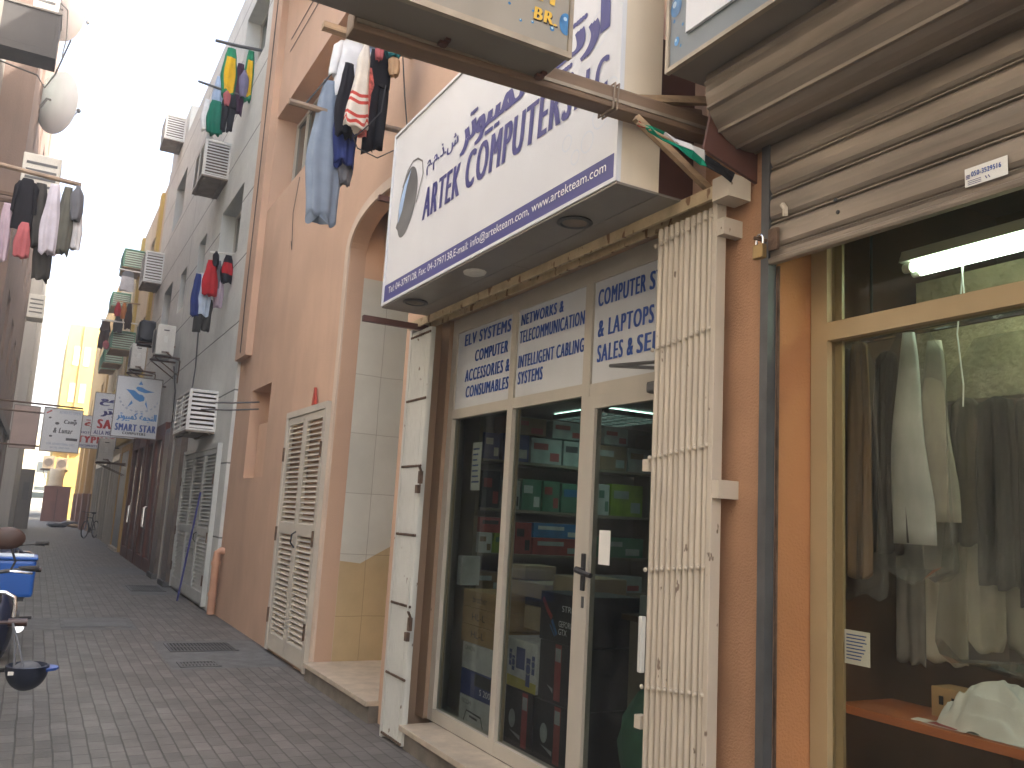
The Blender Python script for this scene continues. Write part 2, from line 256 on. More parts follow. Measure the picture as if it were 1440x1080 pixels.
# ------------------------------------------------------------------ geometry helpers
class MB:
    def __init__(s): s.bm = bmesh.new()
    def verts_faces(s, vs, fs):
        v = [s.bm.verts.new(p) for p in vs]
        for f in fs:
            try: s.bm.faces.new([v[i] for i in f])
            except ValueError: pass
        return v
    def box(s, x0, x1, y0, y1, z0, z1, bev=0.0):
        if x0 > x1: x0, x1 = x1, x0
        if y0 > y1: y0, y1 = y1, y0
        if z0 > z1: z0, z1 = z1, z0
        vs = [(x, y, z) for x in (x0, x1) for y in (y0, y1) for z in (z0, z1)]
        fs = [(0, 1, 3, 2), (4, 6, 7, 5), (0, 4, 5, 1), (2, 3, 7, 6), (0, 2, 6, 4), (1, 5, 7, 3)]
        v = s.verts_faces(vs, fs)
        if bev:
            es = {e for q in v for e in q.link_edges}
            bmesh.ops.bevel(s.bm, geom=list(es), offset=bev, segments=2, affect='EDGES', profile=0.6)
        return s
    def tube(s, pts, r, seg=10, cap=True, r1=None):
        pts = [Vector(p) for p in pts]; rings = []; up = None
        for i, p in enumerate(pts):
            a = pts[max(i - 1, 0)]; b = pts[min(i + 1, len(pts) - 1)]
            t = (b - a).normalized()
            if up is None:
                up = t.orthogonal().normalized()
            else:
                up = (up - t * up.dot(t)).normalized()
            sd = t.cross(up)
            k = i / max(1, len(pts) - 1)
            rr = r if r1 is None else r + (r1 - r) * k
            rings.append([s.bm.verts.new(p + (up * math.cos(q) + sd * math.sin(q)) * rr) for q in (2 * math.pi * j / seg for j in range(seg))])
        for i in range(len(rings) - 1):
            for j in range(seg):
                s.bm.faces.new((rings[i][j], rings[i][(j + 1) % seg], rings[i + 1][(j + 1) % seg], rings[i + 1][j]))
        if cap:
            s.bm.faces.new(rings[0][::-1]); s.bm.faces.new(rings[-1])
        return s
    def cyl(s, a, b, r, seg=14, r1=None): return s.tube([a, b], r, seg, True, r1)
    def lathe(s, prof, c, axis='Z', seg=24, sx=1, sy=1):
        rings = []
        for (r, h) in prof:
            ring = []
            for j in range(seg):
                a = 2 * math.pi * j / seg; u = math.cos(a) * r * sx; w = math.sin(a) * r * sy
                p = {'Z': (u, w, h), 'X': (h, u, w), 'Y': (u, h, w)}[axis]
                ring.append(s.bm.verts.new((c[0] + p[0], c[1] + p[1], c[2] + p[2])))
            rings.append(ring)
        for i in range(len(rings) - 1):
            for j in range(seg):
                s.bm.faces.new((rings[i][j], rings[i][(j + 1) % seg], rings[i + 1][(j + 1) % seg], rings[i + 1][j]))
        s.bm.faces.new(rings[0][::-1]); s.bm.faces.new(rings[-1])
        return s
    def prism(s, pts, axis, a0, a1):
        """outline pts (u, v) swept along axis from a0 to a1: X -> (y,z), Y -> (x,z), Z -> (x,y)"""
        def P(u, v, a): return {'X': (a, u, v), 'Y': (u, a, v), 'Z': (u, v, a)}[axis]
        n = len(pts)
        A = [s.bm.verts.new(P(u, v, a0)) for u, v in pts]; B = [s.bm.verts.new(P(u, v, a1)) for u, v in pts]
        s.bm.faces.new(A[::-1]); s.bm.faces.new(B)
        for i in range(n): s.bm.faces.new((A[i], A[(i + 1) % n], B[(i + 1) % n], B[i]))
        return s
    def ball(s, c, r, sx=1, sy=1, sz=1, u=12, v=8):
        m = Matrix.Translation(c) @ Matrix.Diagonal((sx, sy, sz, 1))
        bmesh.ops.create_uvsphere(s.bm, u_segments=u, v_segments=v, radius=r, matrix=m); return s
    def build(s, name, m, parent=None, local=False, smooth=False):
        bm = s.bm
        bmesh.ops.recalc_face_normals(bm, faces=bm.faces)
        if parent is not None and not local:
            bmesh.ops.translate(bm, verts=bm.verts, vec=-WLOC[parent.name])
        loc = Vector((0, 0, 0))
        if parent is None:
            xs = [v.co for v in bm.verts]
            loc = Vector(((min(c.x for c in xs) + max(c.x for c in xs)) / 2, (min(c.y for c in xs) + max(c.y for c in xs)) / 2, min(c.z for c in xs)))
            bmesh.ops.translate(bm, verts=bm.verts, vec=-loc)
        me = bpy.data.meshes.new(name); bm.to_mesh(me); bm.free()
        if smooth:
            me.polygons.foreach_set("use_smooth", [True] * len(me.polygons))
            try: me.set_sharp_from_angle(angle=R(40))
            except Exception: pass
        if m is not None:
            for mm in (m if isinstance(m, (list, tuple)) else [m]): me.materials.append(mm)
        o = bpy.data.objects.new(name, me); COL.objects.link(o)
        if parent is not None: o.parent = parent
        else: o.location = loc
        WLOC[o.name] = (loc if parent is None else WLOC[parent.name])
        return o
WLOC = {}

def tag(o, label, cat, group=None, kind=None):
    o["label"] = label; o["category"] = cat
    if group: o["group"] = group
    if kind: o["kind"] = kind
    return o
def thing(name, label, cat, loc=(0, 0, 0), group=None, rz=0.0):
    o = bpy.data.objects.new(name, None); COL.objects.link(o); o.empty_display_size = 0.2
    o.location = loc; o.rotation_euler = (0, 0, rz); WLOC[o.name] = Vector(loc)
    return tag(o, label, cat, group)
def setting(o): o["kind"] = "structure"; return o
def box(x0, x1, y0, y1, z0, z1, bev=0.0): return MB().box(x0, x1, y0, y1, z0, z1, bev)
def copy_tree(o, parent=None):
    c = o.copy(); COL.objects.link(c)
    if parent is not None: c.parent = parent
    WLOC[c.name] = Vector((0, 0, 0))
    for ch in list(o.children): copy_tree(ch, c)
    return c

# ------------------------------------------------------------------ lettering (built-in font, one flat glyph mesh per character)
_G = {}; TRACK = 0.0
def _mesh_of(s):
    c = bpy.data.curves.new('tmp', 'FONT'); c.body = s; c.resolution_u = 4
    o = bpy.data.objects.new('tmp', c); COL.objects.link(o)
    dg = bpy.context.evaluated_depsgraph_get()
    me = bpy.data.meshes.new_from_object(o.evaluated_get(dg))
    vs = [tuple(v.co[:2]) for v in me.vertices]; fs = [tuple(p.vertices) for p in me.polygons]
    bpy.data.objects.remove(o); bpy.data.curves.remove(c); bpy.data.meshes.remove(me)
    return vs, fs
def glyph(ch):
    if ch not in _G:
        vs, fs = _mesh_of('|' + ch + '|'); w = max(v[0] for v in vs)
        v0, _ = _mesh_of('||'); adv = w - max(v[0] for v in v0)
        vs, fs = _mesh_of(ch) if ch != ' ' else ([], [])
        _G[ch] = (vs, fs, adv)
    return _G[ch]
def lettering(items, name, m, parent, plane, pos, lift=0.003):
    """items: (text, u0, u1, v0, v1, bold, shear): the text fills that rectangle. plane 'X' = face towards -X (u is -y, so u0 > u1 as y);
    plane 'Y' = face towards -Y (u is x). pos = coordinate of the panel face."""
    mb = MB(); k = 0
    for it in items:
        txt, u0, u1, v0, v1 = it[:5]; bold = it[5] if len(it) > 5 else 0; shear = it[6] if len(it) > 6 else 0
        pen = 0; P = []
        for ch in txt:
            vs, fs, adv = glyph(ch); P.append((pen, vs, fs)); pen += adv + (bold * 1.7 if bold and ord(ch) < 1000 else 0)
        xs = [p + v[0] + shear * v[1] for p, vs, _ in P for v in vs]; ys = [v[1] for _, vs, _ in P for v in vs]
        a, b, c, d = min(xs), max(xs), min(ys), max(ys)
        for i, (p, vs, fs) in enumerate(P):
            for q, dx in enumerate((0, bold, -bold) if bold else (0,)):
                dep = lift + (i % 2) * 0.0004 + q * 0.00012
                out = []
                for v in vs:
                    s = (p + v[0] + dx + shear * v[1] - a) / (b - a); t = (v[1] - c) / (d - c)
                    u = u0 + (u1 - u0) * s; w = v0 + (v1 - v0) * t
                    out.append((pos - dep, u, w) if plane == 'X' else (u, pos - dep, w))
                mb.verts_faces(out, fs)
    return mb.build(name, m, parent)
AR = lambda *c: ''.join(map(chr, c))
AR_COMPUTER = AR(0xFEAE, 0xFE97, 0xFEEE, 0xFEF4, 0xFE92, 0xFEE4, 0xFEDB)
AR_ARTEK = AR(0xFEDA, 0xFEF4, 0xFE97, 0xFEAD, 0xFE83)
AR_LLC = AR(0xFEE1, 0x2E, 0xFEE1, 0x2E, 0xFEAB, 0x2E, 0xFEB5)
def disc(u, v, r, plane, pos, n=20, sv=1.0):
    pts = [(u + r * math.cos(2 * math.pi * i / n), v + r * sv * math.sin(2 * math.pi * i / n)) for i in range(n)]
    return pts
def flat(mb, pts, plane, pos, lift=0.003):
    mb.verts_faces([((pos - lift, u, v) if plane == 'X' else (u, pos - lift, v)) for u, v in pts], [tuple(range(len(pts)))])
def stroke(mb, pts, w, plane, pos, lift=0.003, w1=None):
    """a flat ribbon along pts"""
    L = []; Rr = []
    for i, p in enumerate(pts):
        a = pts[max(0, i - 1)]; b = pts[min(len(pts) - 1, i + 1)]
        t = Vector((b[0] - a[0], b[1] - a[1])); t.normalize(); nn = Vector((-t.y, t.x))
        k = i / max(1, len(pts) - 1); ww = w if w1 is None else w + (w1 - w) * k
        L.append((p[0] + nn.x * ww / 2, p[1] + nn.y * ww / 2)); Rr.append((p[0] - nn.x * ww / 2, p[1] - nn.y * ww / 2))
    for i in range(len(pts) - 1): flat(mb, [L[i], L[i + 1], Rr[i + 1], Rr[i]], plane, pos, lift)

# ------------------------------------------------------------------ facade with openings
def facade(mb, x, outer, holes, depth, reveal=True):
    bm = mb.bm; edges = []
    def loop(pts):
        v = [bm.verts.new((x, p[0], p[1])) for p in pts]
        return [bm.edges.new((v[i], v[(i + 1) % len(v)])) for i in range(len(v))], v
    e, _ = loop(outer); edges += e
    hv = []
    for h in holes:
        e, v = loop(h); edges += e; hv.append(v)
    bmesh.ops.triangle_fill(bm, use_beauty=True, use_dissolve=False, edges=edges, normal=(-1, 0, 0))
    if reveal:
        for v in hv:
            w = [bm.verts.new((x + depth, q.co.y, q.co.z)) for q in v]
            for i in range(len(v)):
                bm.faces.new((v[i], v[(i + 1) % len(v)], w[(i + 1) % len(v)], w[i]))
    return mb
def rect(y0, y1, z0, z1): return [(y0, z0), (y1, z0), (y1, z1), (y0, z1)]
def shell(mb, x0, x1, y0, y1, z0, z1):
    """back, roof and end walls of a building whose front is a facade at x0 (x1 may lie on either side)"""
    vs = [(x, y, z) for x in (x0, x1) for y in (y0, y1) for z in (z0, z1)]
    mb.verts_faces(vs, [(4, 6, 7, 5), (0, 4, 5, 1), (2, 3, 7, 6), (1, 5, 7, 3)])

# ================================================================== THE SETTING: ground
mb = MB(); mb.verts_faces([(-160, -60, 0), (160, -60, 0), (160, 320, 0), (-160, 320, 0)], [(0, 1, 2, 3)])
setting(mb.build('pavement', M['paver']))
def sheet(name, y0, y1, x0, x1, z=0.004, m='concrete'):
    mb = MB(); n = 12; top = []; bot = []
    for i in range(n + 1):
        x = x0 + (x1 - x0) * i / n
        top.append((x, y1 + rnd.uniform(-.03, .03), z)); bot.append((x, y0 + rnd.uniform(-.03, .03), z))
    mb.verts_faces(bot + top[::-1], [tuple(range(2 * n + 2))])
    return setting(mb.build(name, M[m]))
sheet('concrete_strip', 11.95, 13.15, -0.9, 1.35)
sheet('concrete_apron', 9.1, 10.95, 1.38, 2.5)
sheet('concrete_apron', 16.2, 18.2, 1.65, 2.48)
sheet('concrete_apron', 20.5, 22.5, 1.2, 2.45)
def grating(x0, x1, y0, y1, n, label, bm_='iron'):
    t = thing('drain_grating', label, 'drain cover', ((x0 + x1) / 2, (y0 + y1) / 2, 0.0))
    f = MB(); w = 0.03
    f.box(x0, x1, y0, y0 + w, .003, .013).box(x0, x1, y1 - w, y1, .003, .013).box(x0, x0 + w, y0 + w, y1 - w, .003, .013).box(x1 - w, x1, y0 + w, y1 - w, .003, .013)
    f.build('frame', M['iron'], t)
    mb = MB(); mb.verts_faces([(x0 + w, y0 + w, .006), (x1 - w, y0 + w, .006), (x1 - w, y1 - w, .006), (x0 + w, y1 - w, .006)], [(0, 1, 2, 3)])
    mb.build('sump_shade', M['dark'], t)  # flat black sheet painted as the shaded depth under the bars
    b = MB(); s = (x1 - x0 - 2 * w) / n
    for i in range(n):
        xx = x0 + w + s * (i + .3); b.box(xx, xx + s * .5, y0 + w, y1 - w, .007, .012)
    mid = (y0 + y1) / 2; b.box(x0 + w, x1 - w, mid - .02, mid + .02, .0072, .0125)
    b.build('grille_bar', M[bm_], t)
grating(1.5, 2.22, 10.15, 10.75, 18, 'large cast iron drain grating with slots, nearer the pink wall')
grating(1.47, 1.86, 9.2, 9.5, 10, 'small dusty drain grating set in concrete just below the large one', 'concrete')
grating(1.72, 2.3, 16.85, 17.95, 14, 'far drain grating in the paving by the grey louvred door')
t = thing('manhole_cover', 'rectangular grey manhole cover flush in the concrete strip across the alley', 'manhole cover', (.9, 12.6, 0))
box(.5, 1.3, 12.15, 13.05, .005, .012).build('frame', M['concrete'], t); box(.54, 1.26, 12.2, 13.0, .0085, .0145).build('lid', M['iron'], t)

# ================================================================== PINK BUILDING (right hand, shops at its foot)
PX = 2.55
pk = thing('apartment_building', 'peach and pink stuccoed building with the shops and the arched passage at its foot', 'building', (4.5, 4, 0))
archY0, archY1, SPR = 6.62, 8.40, 4.22
def arc(grow=0.0, n=20):
    c = (archY0 + archY1) / 2; a = (archY1 - archY0) / 2 + grow; h = 0.36 + grow
    return [(c + a * math.copysign(abs(math.cos(q)) ** 0.85, math.cos(q)), SPR + h * math.sin(q) ** 0.9 if 0 < q < math.pi else SPR) for q in (math.pi * i / n for i in range(n + 1))]
hole_arch = [(archY0, -.05)] + [(archY1, -.05)] + arc()[0:-1] + [(archY0, SPR)]
hole_arch = [(archY0, -.05), (archY1, -.05)] + arc()
h_shop2 = rect(-3.2, 2.50, -.05, 3.62); h_artek = rect(2.95, 6.12, -.05, 3.10)
h_niche = rect(11.35, 12.52, 1.98, 3.22); h_rec = rect(8.75, 12.78, 6.0, 7.48)
mb = MB(); facade(mb, PX, rect(-8, 13.55, -.2, 11.5), [h_arch for h_arch in (hole_arch, h_shop2, h_artek, h_niche, h_rec)], .17, reveal=False)
shell(mb, PX, 9.0, -8, 13.55, -.2, 11.5); mb.build('wall', M['pink'], pk)
box(4.6, 9.0, 8.0, 13.5, 11.5, 17.2).build('unseen_shade_block', M['peach'], pk)  # unseen block added to keep the sun off the left facades
# reveals
for h, d in ((hole_arch, .17), (h_niche, .3), (h_rec, .36)):
    mb = MB(); n = len(h)
    for i in range(n):
        a, b = h[i], h[(i + 1) % n]
        mb.verts_faces([(PX, *a), (PX, *b), (PX + d, *b), (PX + d, *a)], [(0, 1, 2, 3)])
    mb.build('reveal', M['pink'], pk)
mb = MB(); 
for h, d in ((h_shop2, .30),):
    for i in range(1, 4):
        a, b = h[i], h[(i + 1) % 4]
        mb.verts_faces([(PX, *a), (PX, *b), (PX + d, *b), (PX + d, *a)], [(0, 1, 2, 3)])
mb.build('jamb', M['orange'], pk)
mb = MB()
for i in range(4):
    a, b = h_artek[i], h_artek[(i + 1) % 4]
    mb.verts_faces([(PX, *a), (PX, *b), (PX + .22, *b), (PX + .22, *a)], [(0, 1, 2, 3)])
mb.build('shop_jamb', M['sidepanel'], pk)
box(2.538, 2.5495, 2.552, 2.935, -.02, 3.36).build('orange_pier_plaster', M['pier'], pk)
# arch trim, 2 cm proud
ins = [(archY1 + .004, -.05)] + arc(.004) ; ou = [(archY1 + .11, -.05)] + arc(.11)
mb = MB()
for i in range(len(ins) - 1):
    q = [ins[i], ins[i + 1], ou[i + 1], ou[i]]
    mb.verts_faces([(PX - .02, *p) for p in q] + [(PX + .02, *p) for p in q], [(0, 1, 2, 3), (0, 4, 5, 1), (3, 2, 6, 7)])
mb.build('arch_trim', M['archtrim'], pk)
# passage behind the arch
mb = MB(); mb.verts_faces([(2.72, archY1, -.1), (6.5, archY1, -.1), (6.5, archY1, 4.0), (2.72, archY1, 4.0)], [(0, 1, 2, 3)]); mb.build('tiled_wall', M['tile'], pk)
mb = MB(); pts = [(2.72, .155), (4.2, .155), (4.2, 1.62), (3.35, 1.34), (3.1, 1.20), (2.93, 1.10), (2.72, 1.12)]
mb.verts_faces([(x, archY1 - .004, z) for x, z in pts], [tuple(range(7))]); mb.build('stained_tiles', M['tilelow'], pk)
mb = MB(); mb.verts_faces([(2.72, archY1 + .002, 3.98), (2.92, archY1 + .002, 3.98), (2.92, archY1 + .002, 4.9), (2.72, archY1 + .002, 4.9)], [(0, 1, 2, 3)])
mb.verts_faces([(2.92, archY0 - .1, 4.0), (2.92, archY1 + .1, 4.0), (2.92, archY1 + .1, 5.0), (2.92, archY0 - .1, 5.0)], [(0, 1, 2, 3)])
mb.verts_faces([(2.72, archY0 - .002, -.1), (6.5, archY0 - .002, -.1), (6.5, archY0 - .002, 4.9), (2.72, archY0 - .002, 4.9)], [(0, 1, 2, 3)])
mb.verts_faces([(6.5, archY0 - .1, -.1), (6.5, archY1 + .1, -.1), (6.5, archY1 + .1, 4.1), (6.5, archY0 - .1, 4.1)], [(0, 1, 2, 3)])
mb.build('passage_wall', M['peach'], pk)
mb = MB(); mb.verts_faces([(2.92, archY0, 3.999), (6.5, archY0, 3.999), (6.5, archY1, 3.999), (2.92, archY1, 3.999)], [(0, 1, 2, 3)]); mb.build('passage_ceiling', M['archtrim'], pk)
box(2.47, 6.5, archY0 - .02, archY1 - .006, -.05, .125).build('passage_floor', M['stepgrey'], pk)
box(2.44, 6.49, archY0 - .015, archY1 - .012, .125, .165, .006).build('passage_step', M['marble'], pk)
# pilaster, ledge, bay above, niche back and hood, recessed window
mb = MB(); mb.box(2.45, PX + .01, 12.8, 13.54, 3.78, 11.49); mb.build('pilaster', M['pink'], pk)
mb = MB(); mb.box(2.20, PX + .01, 7.2, 12.33, 9.35, 11.49); mb.build('bay', M['pink'], pk)
mb = MB(); mb.verts_faces([(PX + .3, 11.2, 1.9), (PX + .3, 12.6, 1.9), (PX + .3, 12.6, 3.3), (PX + .3, 11.2, 3.3)], [(0, 1, 2, 3)])
mb.box(PX + .14, PX + .31, 11.36, 12.50, 1.985, 2.75); mb.build('niche', M['peach'], pk)
mb = MB(); mb.verts_faces([(PX + .36, 8.6, 5.9), (PX + .36, 13.3, 5.9), (PX + .36, 13.3, 7.6), (PX + .36, 8.6, 7.6)], [(0, 1, 2, 3)]); mb.build('recess_back', M['pink'], pk)
wf = MB(); y0, y1, z0, z1 = 11.55, 12.74, 6.3, 7.42
for a in ((y0, y0 + .05, z0, z1), (y1 - .05, y1, z0, z1), (y0 + .05, y1 - .05, z0, z0 + .05), (y0 + .05, y1 - .05, z1 - .05, z1), ((y0 + y1) / 2 - .025, (y0 + y1) / 2 + .025, z0 + .05, z1 - .05)):
    wf.box(PX + .30, PX + .36, *a)
w = wf.build('window', M['alu'], pk)
box(PX + .33, PX + .335, y0 + .05, y1 - .05, z0 + .05, z1 - .05).build('pane', M['winglass'], pk).parent = w
# scored lines high on the wall (drawn as two thin dark tubes)
for z in (8.35, 8.55):
    mb = MB(); mb.tube([(PX - .012, 8.0, z), (PX - .012, 12.3, z)], .005, 6); o = mb.build('wall_score_line', M['cable']); tag(o, 'thin dark tube for a scored line along the pink wall above the window, %s of the two' % ('lower' if z < 8.4 else 'upper'), 'cable')
# brown post between pillar and gate
mb = MB(); mb.box(2.50, 2.56, 6.14, 6.24, 0.0, 3.02, .008); tag(mb.build('timber_post', M['rust']), 'narrow brown post behind the folded left gate beside the pink pillar', 'post')
# shop rooms
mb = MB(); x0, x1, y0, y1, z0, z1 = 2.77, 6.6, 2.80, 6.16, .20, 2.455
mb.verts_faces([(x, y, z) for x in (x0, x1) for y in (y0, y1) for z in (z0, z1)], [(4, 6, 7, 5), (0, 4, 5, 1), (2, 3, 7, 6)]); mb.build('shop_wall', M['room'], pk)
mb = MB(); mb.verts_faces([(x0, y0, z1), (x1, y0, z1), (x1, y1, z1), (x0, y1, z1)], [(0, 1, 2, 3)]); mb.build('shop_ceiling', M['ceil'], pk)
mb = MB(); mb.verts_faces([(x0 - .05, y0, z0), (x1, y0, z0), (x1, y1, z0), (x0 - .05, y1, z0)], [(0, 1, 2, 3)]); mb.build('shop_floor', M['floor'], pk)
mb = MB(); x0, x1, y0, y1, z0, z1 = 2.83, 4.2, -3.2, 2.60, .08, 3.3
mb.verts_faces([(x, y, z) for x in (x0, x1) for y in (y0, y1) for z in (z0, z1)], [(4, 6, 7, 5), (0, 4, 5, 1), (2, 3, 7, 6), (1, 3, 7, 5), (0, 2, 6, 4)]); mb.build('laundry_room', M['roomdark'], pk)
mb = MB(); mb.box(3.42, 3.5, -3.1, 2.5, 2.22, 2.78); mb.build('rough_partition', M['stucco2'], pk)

# ------------------------------------------------------------------ louvred double door in the pink wall
def louvre_door(name, label, x, y0, y1, z0, z1, m, nl, leaves=2, midz=None, gap=.05):
    t = thing(name, label, 'louvred door', (x, (y0 + y1) / 2, 0))
    fw = .07
    f = MB(); f.box(x, x + .12, y0, y0 + fw, z0, z1).box(x, x + .12, y1 - fw, y1, z0, z1).box(x, x + .12, y0 + fw, y1 - fw, z1 - fw, z1); f.build('frame', m, t)
    box(x + .1, x + .115, y0 + fw, y1 - fw, z0, z1 - fw).build('shade_backing', M['dark'], t)  # black sheet whose colour gives the shade between the slats
    W = (y1 - y0 - 2 * fw) / leaves
    for k in range(leaves):
        a = y0 + fw + k * W + .004; b = a + W - .008; xx = x + .012
        l = MB(); st = .075; zb, zt = z0 + .02, z1 - fw - .006
        l.box(xx, xx + .045, a, a + st, zb, zt).box(xx, xx + .045, b - st, b, zb, zt)
        zs = [zb, zb + .2] ; bands = []
        l.box(xx, xx + .045, a + st, b - st, zb, zb + .17).box(xx, xx + .045, a + st, b - st, zt - .08, zt)
        mz = midz or (zb + zt) / 2
        l.box(xx, xx + .045, a + st, b - st, mz - .06, mz + .06)
        leaf = l.build('door_leaf', m, t)
        s = MB()
        for (q0, q1) in ((zb + .17, mz - .06), (mz + .06, zt - .08)):
            n = max(3, int(round((q1 - q0) / ((z1 - z0) / nl)))); h = (q1 - q0) / n
            for i in range(n):
                z = q0 + h * i
                s.prism([(xx + .002, z + h * .06), (xx + .010, z + h * .02), (xx + .050, z + h * .62), (xx + .042, z + h * .66)], 'Y', a + st, b - st)
        s.build('louvre_slats', m, leaf)
        hy = (a if k == leaves - 1 else b)
        for hz in (z0 + .3, mz - .15, mz + .75):
            e = a - .012 if k == 0 else b - .0
            MB().cyl((x - .008, (y0 + fw * .9 if k == 0 else y1 - fw * .9), hz), (x - .008, (y0 + fw * .9 if k == 0 else y1 - fw * .9), hz + .16), .013, 8).build('hinge', M['rust'], leaf)
    my = y0 + fw + W
    h = MB(); h.tube([(x + .01, my - .04, mz - .02), (x - .03, my - .04, mz - .05), (x - .035, my - .03, mz - .14), (x + .01, my - .03, mz - .19)], .009, 7); h.build('handle', M['blackplastic'], t)
    return t
louvre_door('louvred_double_door', 'tall beige louvred double door in the pink wall left of the arch', 2.49, 8.53, 10.14, .03, 2.70, M['louvre'], 48, 2, 1.38)
mb = MB(); mb.prism([(9.03, 2.71), (9.16, 2.71), (9.10, 2.90)], 'X', 2.50, 2.53); tag(mb.build('red_plastic_cone', mat('red_plastic', (.35, .05, .03), .5)), 'small red triangle propped on top of the beige louvred door', 'marker')
mb = MB(); mb.tube([(2.62, 13.3, .92), (2.5, 13.3, .93), (2.46, 13.3, .90), (2.45, 13.3, .80), (2.45, 13.3, .03)], .055, 12)
dp = thing('drain_pipe', 'pink painted elbow drain pipe at the corner of the pink wall', 'pipe', (2.45, 13.3, 0)); mb.build('pipe', M['pipepink'], dp, smooth=True)
for z in (.28, .72): MB().cyl((2.45, 13.3, z), (2.45, 13.3, z + .06), .066, 12).build('collar', M['pipepink'], dp)

# ================================================================== COMPUTER SHOP FRONT
SX = 2.68
sf = thing('storefront', 'cream aluminium and glass front of the computer shop under the big white sign', 'shop front', (SX, 4.5, 0))
f = MB()
f.box(SX, SX + .07, 5.88, 5.965, .165, 3.10)                      # left post
f.box(SX, SX + .07, 2.95, 5.88, 2.985, 3.10)                     # head
f.box(SX, SX + .07, 4.945, 5.015, .165, 2.985)                   # mullion
f.box(SX, SX + .07, 4.045, 4.12, .165, 2.985)                    # door post
f.box(SX + .002, SX + .07, 5.015, 5.88, 2.33, 2.40).box(SX + .002, SX + .07, 4.12, 4.945, 2.33, 2.40).box(SX + .002, SX + .07, 2.95, 4.045, 2.32, 2.39)
f.box(SX + .002, SX + .07, 5.015, 5.88, .165, .25).box(SX + .002, SX + .07, 4.12, 4.945, .165, .25)
f.build('frame', M['alu'], sf)
box(SX - .03, SX + .07, 5.967, 6.118, .165, 3.098).build('side_panel', M['sidepanel'], sf)
for (a, b) in ((5.015, 5.88), (4.12, 4.945)):
    o = box(SX + .03, SX + .038, a, b, .25, 2.33).build('pane', M['glass'], sf)
    g = MB(); g.box(SX + .045, SX + .055, a, a + .018, .25, 2.33).box(SX + .045, SX + .055, b - .018, b, .25, 2.33); g.build('inner_bead', M['alutan'], o)
d = MB(); dx = SX - .012; d.box(dx, dx + .05, 3.965, 4.043, .175, 2.316).box(dx, dx + .05, 2.97, 3.05, .175, 2.316).box(dx, dx + .05, 3.05, 3.965, 2.245, 2.316).box(dx, dx + .05, 3.05, 3.965, .175, .29)
dr = d.build('door', M['alu'], sf)
box(dx + .02, dx + .028, 3.05, 3.965, .29, 2.245).build('door_pane', M['glass'], dr)
h = MB(); h.box(dx - .012, dx + .001, 3.985, 4.02, 1.25, 1.45, .006); h.tube([(dx - .01, 4.0, 1.36), (dx - .055, 4.0, 1.36), (dx - .055, 3.90, 1.345), (dx - .05, 3.86, 1.34)], .014, 8); h.tube([(dx - .02, 4.0, 1.36), (dx - .02, 4.05, 1.365)], .013, 8)
h.build('door_handle', M['blackplastic'], dr)
h = MB(); h.box(dx - .004, dx + .001, 3.99, 4.012, 1.16, 1.22); h.build('keyhole', M['steelgrey'], dr)
mb = MB(); mb.box(dx + .014, dx + .018, 3.79, 3.89, 1.40, 1.58); mb.build('door_sticker', M['paper'], dr)
# transom panels with lettering
PANEL = {0: (5.88, 5.02), 1: (4.94, 4.125), 2: (4.04, 2.95)}
LET = {0: [('ELV SYSTEMS', 5.76, 5.05, 2.875, 2.95), ('COMPUTER', 5.57, 5.075, 2.735, 2.805), ('ACCESSORIES &', 5.72, 5.04, 2.60, 2.675), ('CONSUMABLES', 5.69, 5.04, 2.48, 2.55)],
       1: [('NETWORKS &', 4.90, 4.38, 2.885, 2.945), ('TELECOMMUNICATION', 4.91, 4.14, 2.765, 2.835), ('INTELLIGENT CABLING', 4.91, 4.135, 2.60, 2.67), ('SYSTEMS', 4.905, 4.595, 2.49, 2.56)],
       2: [('COMPUTER', 4.0, 3.565, 2.84, 2.925), ('SYSTEMS', 3.525, 3.1, 2.84, 2.925), ('& LAPTOPS', 3.99, 3.49, 2.66, 2.745), ('SALES &', 3.99, 3.66, 2.515, 2.60), ('SERVICE', 3.62, 3.15, 2.515, 2.60)]}
for k in range(3):
    a, b = PANEL[k]
    p = box(SX + .012, SX + .02, b, a, 2.40 if k < 2 else 2.39, 2.985).build('transom_panel', M['panelwhite'], sf)
    p["label"] = ['white panel reading ELV systems and computer accessories', 'white panel reading networks and telecommunication', 'white panel reading computer and laptops sales'][k]
    lettering([(s, u0, u1, v0 - .006, v1 + .008, .06, .06) for s, u0, u1, v0, v1 in LET[k]], 'lettering', M['textblue'], p, 'X', SX + .012)
st = MB(); st.box(2.46, SX + .07, 2.95, 5.85, -.02, .125); st.build('step_riser', M['stepgrey'], sf)
st = MB(); st.box(2.42, SX + .0015, 2.95, 5.86, .125, .163, .006); st.build('step_tread', M['marble'], sf)
# door closer
c = thing('door_closer', 'grey hydraulic door closer with a folding arm over the shop door', 'door closer', (2.62, 3.35, 2.28))
b = MB(); b.box(2.60, 2.665, 3.12, 3.42, 2.265, 2.325, .015); b.build('body', M['steelgrey'], c)
b = MB(); b.tube([(2.63, 3.2, 2.335), (2.56, 3.28, 2.37), (2.52, 3.62, 2.42)], .009, 6); b.tube([(2.52, 3.62, 2.42), (2.6, 3.3, 2.41), (2.67, 3.2, 2.405)], .009, 6); b.build('arm', M['steelgrey'], c)
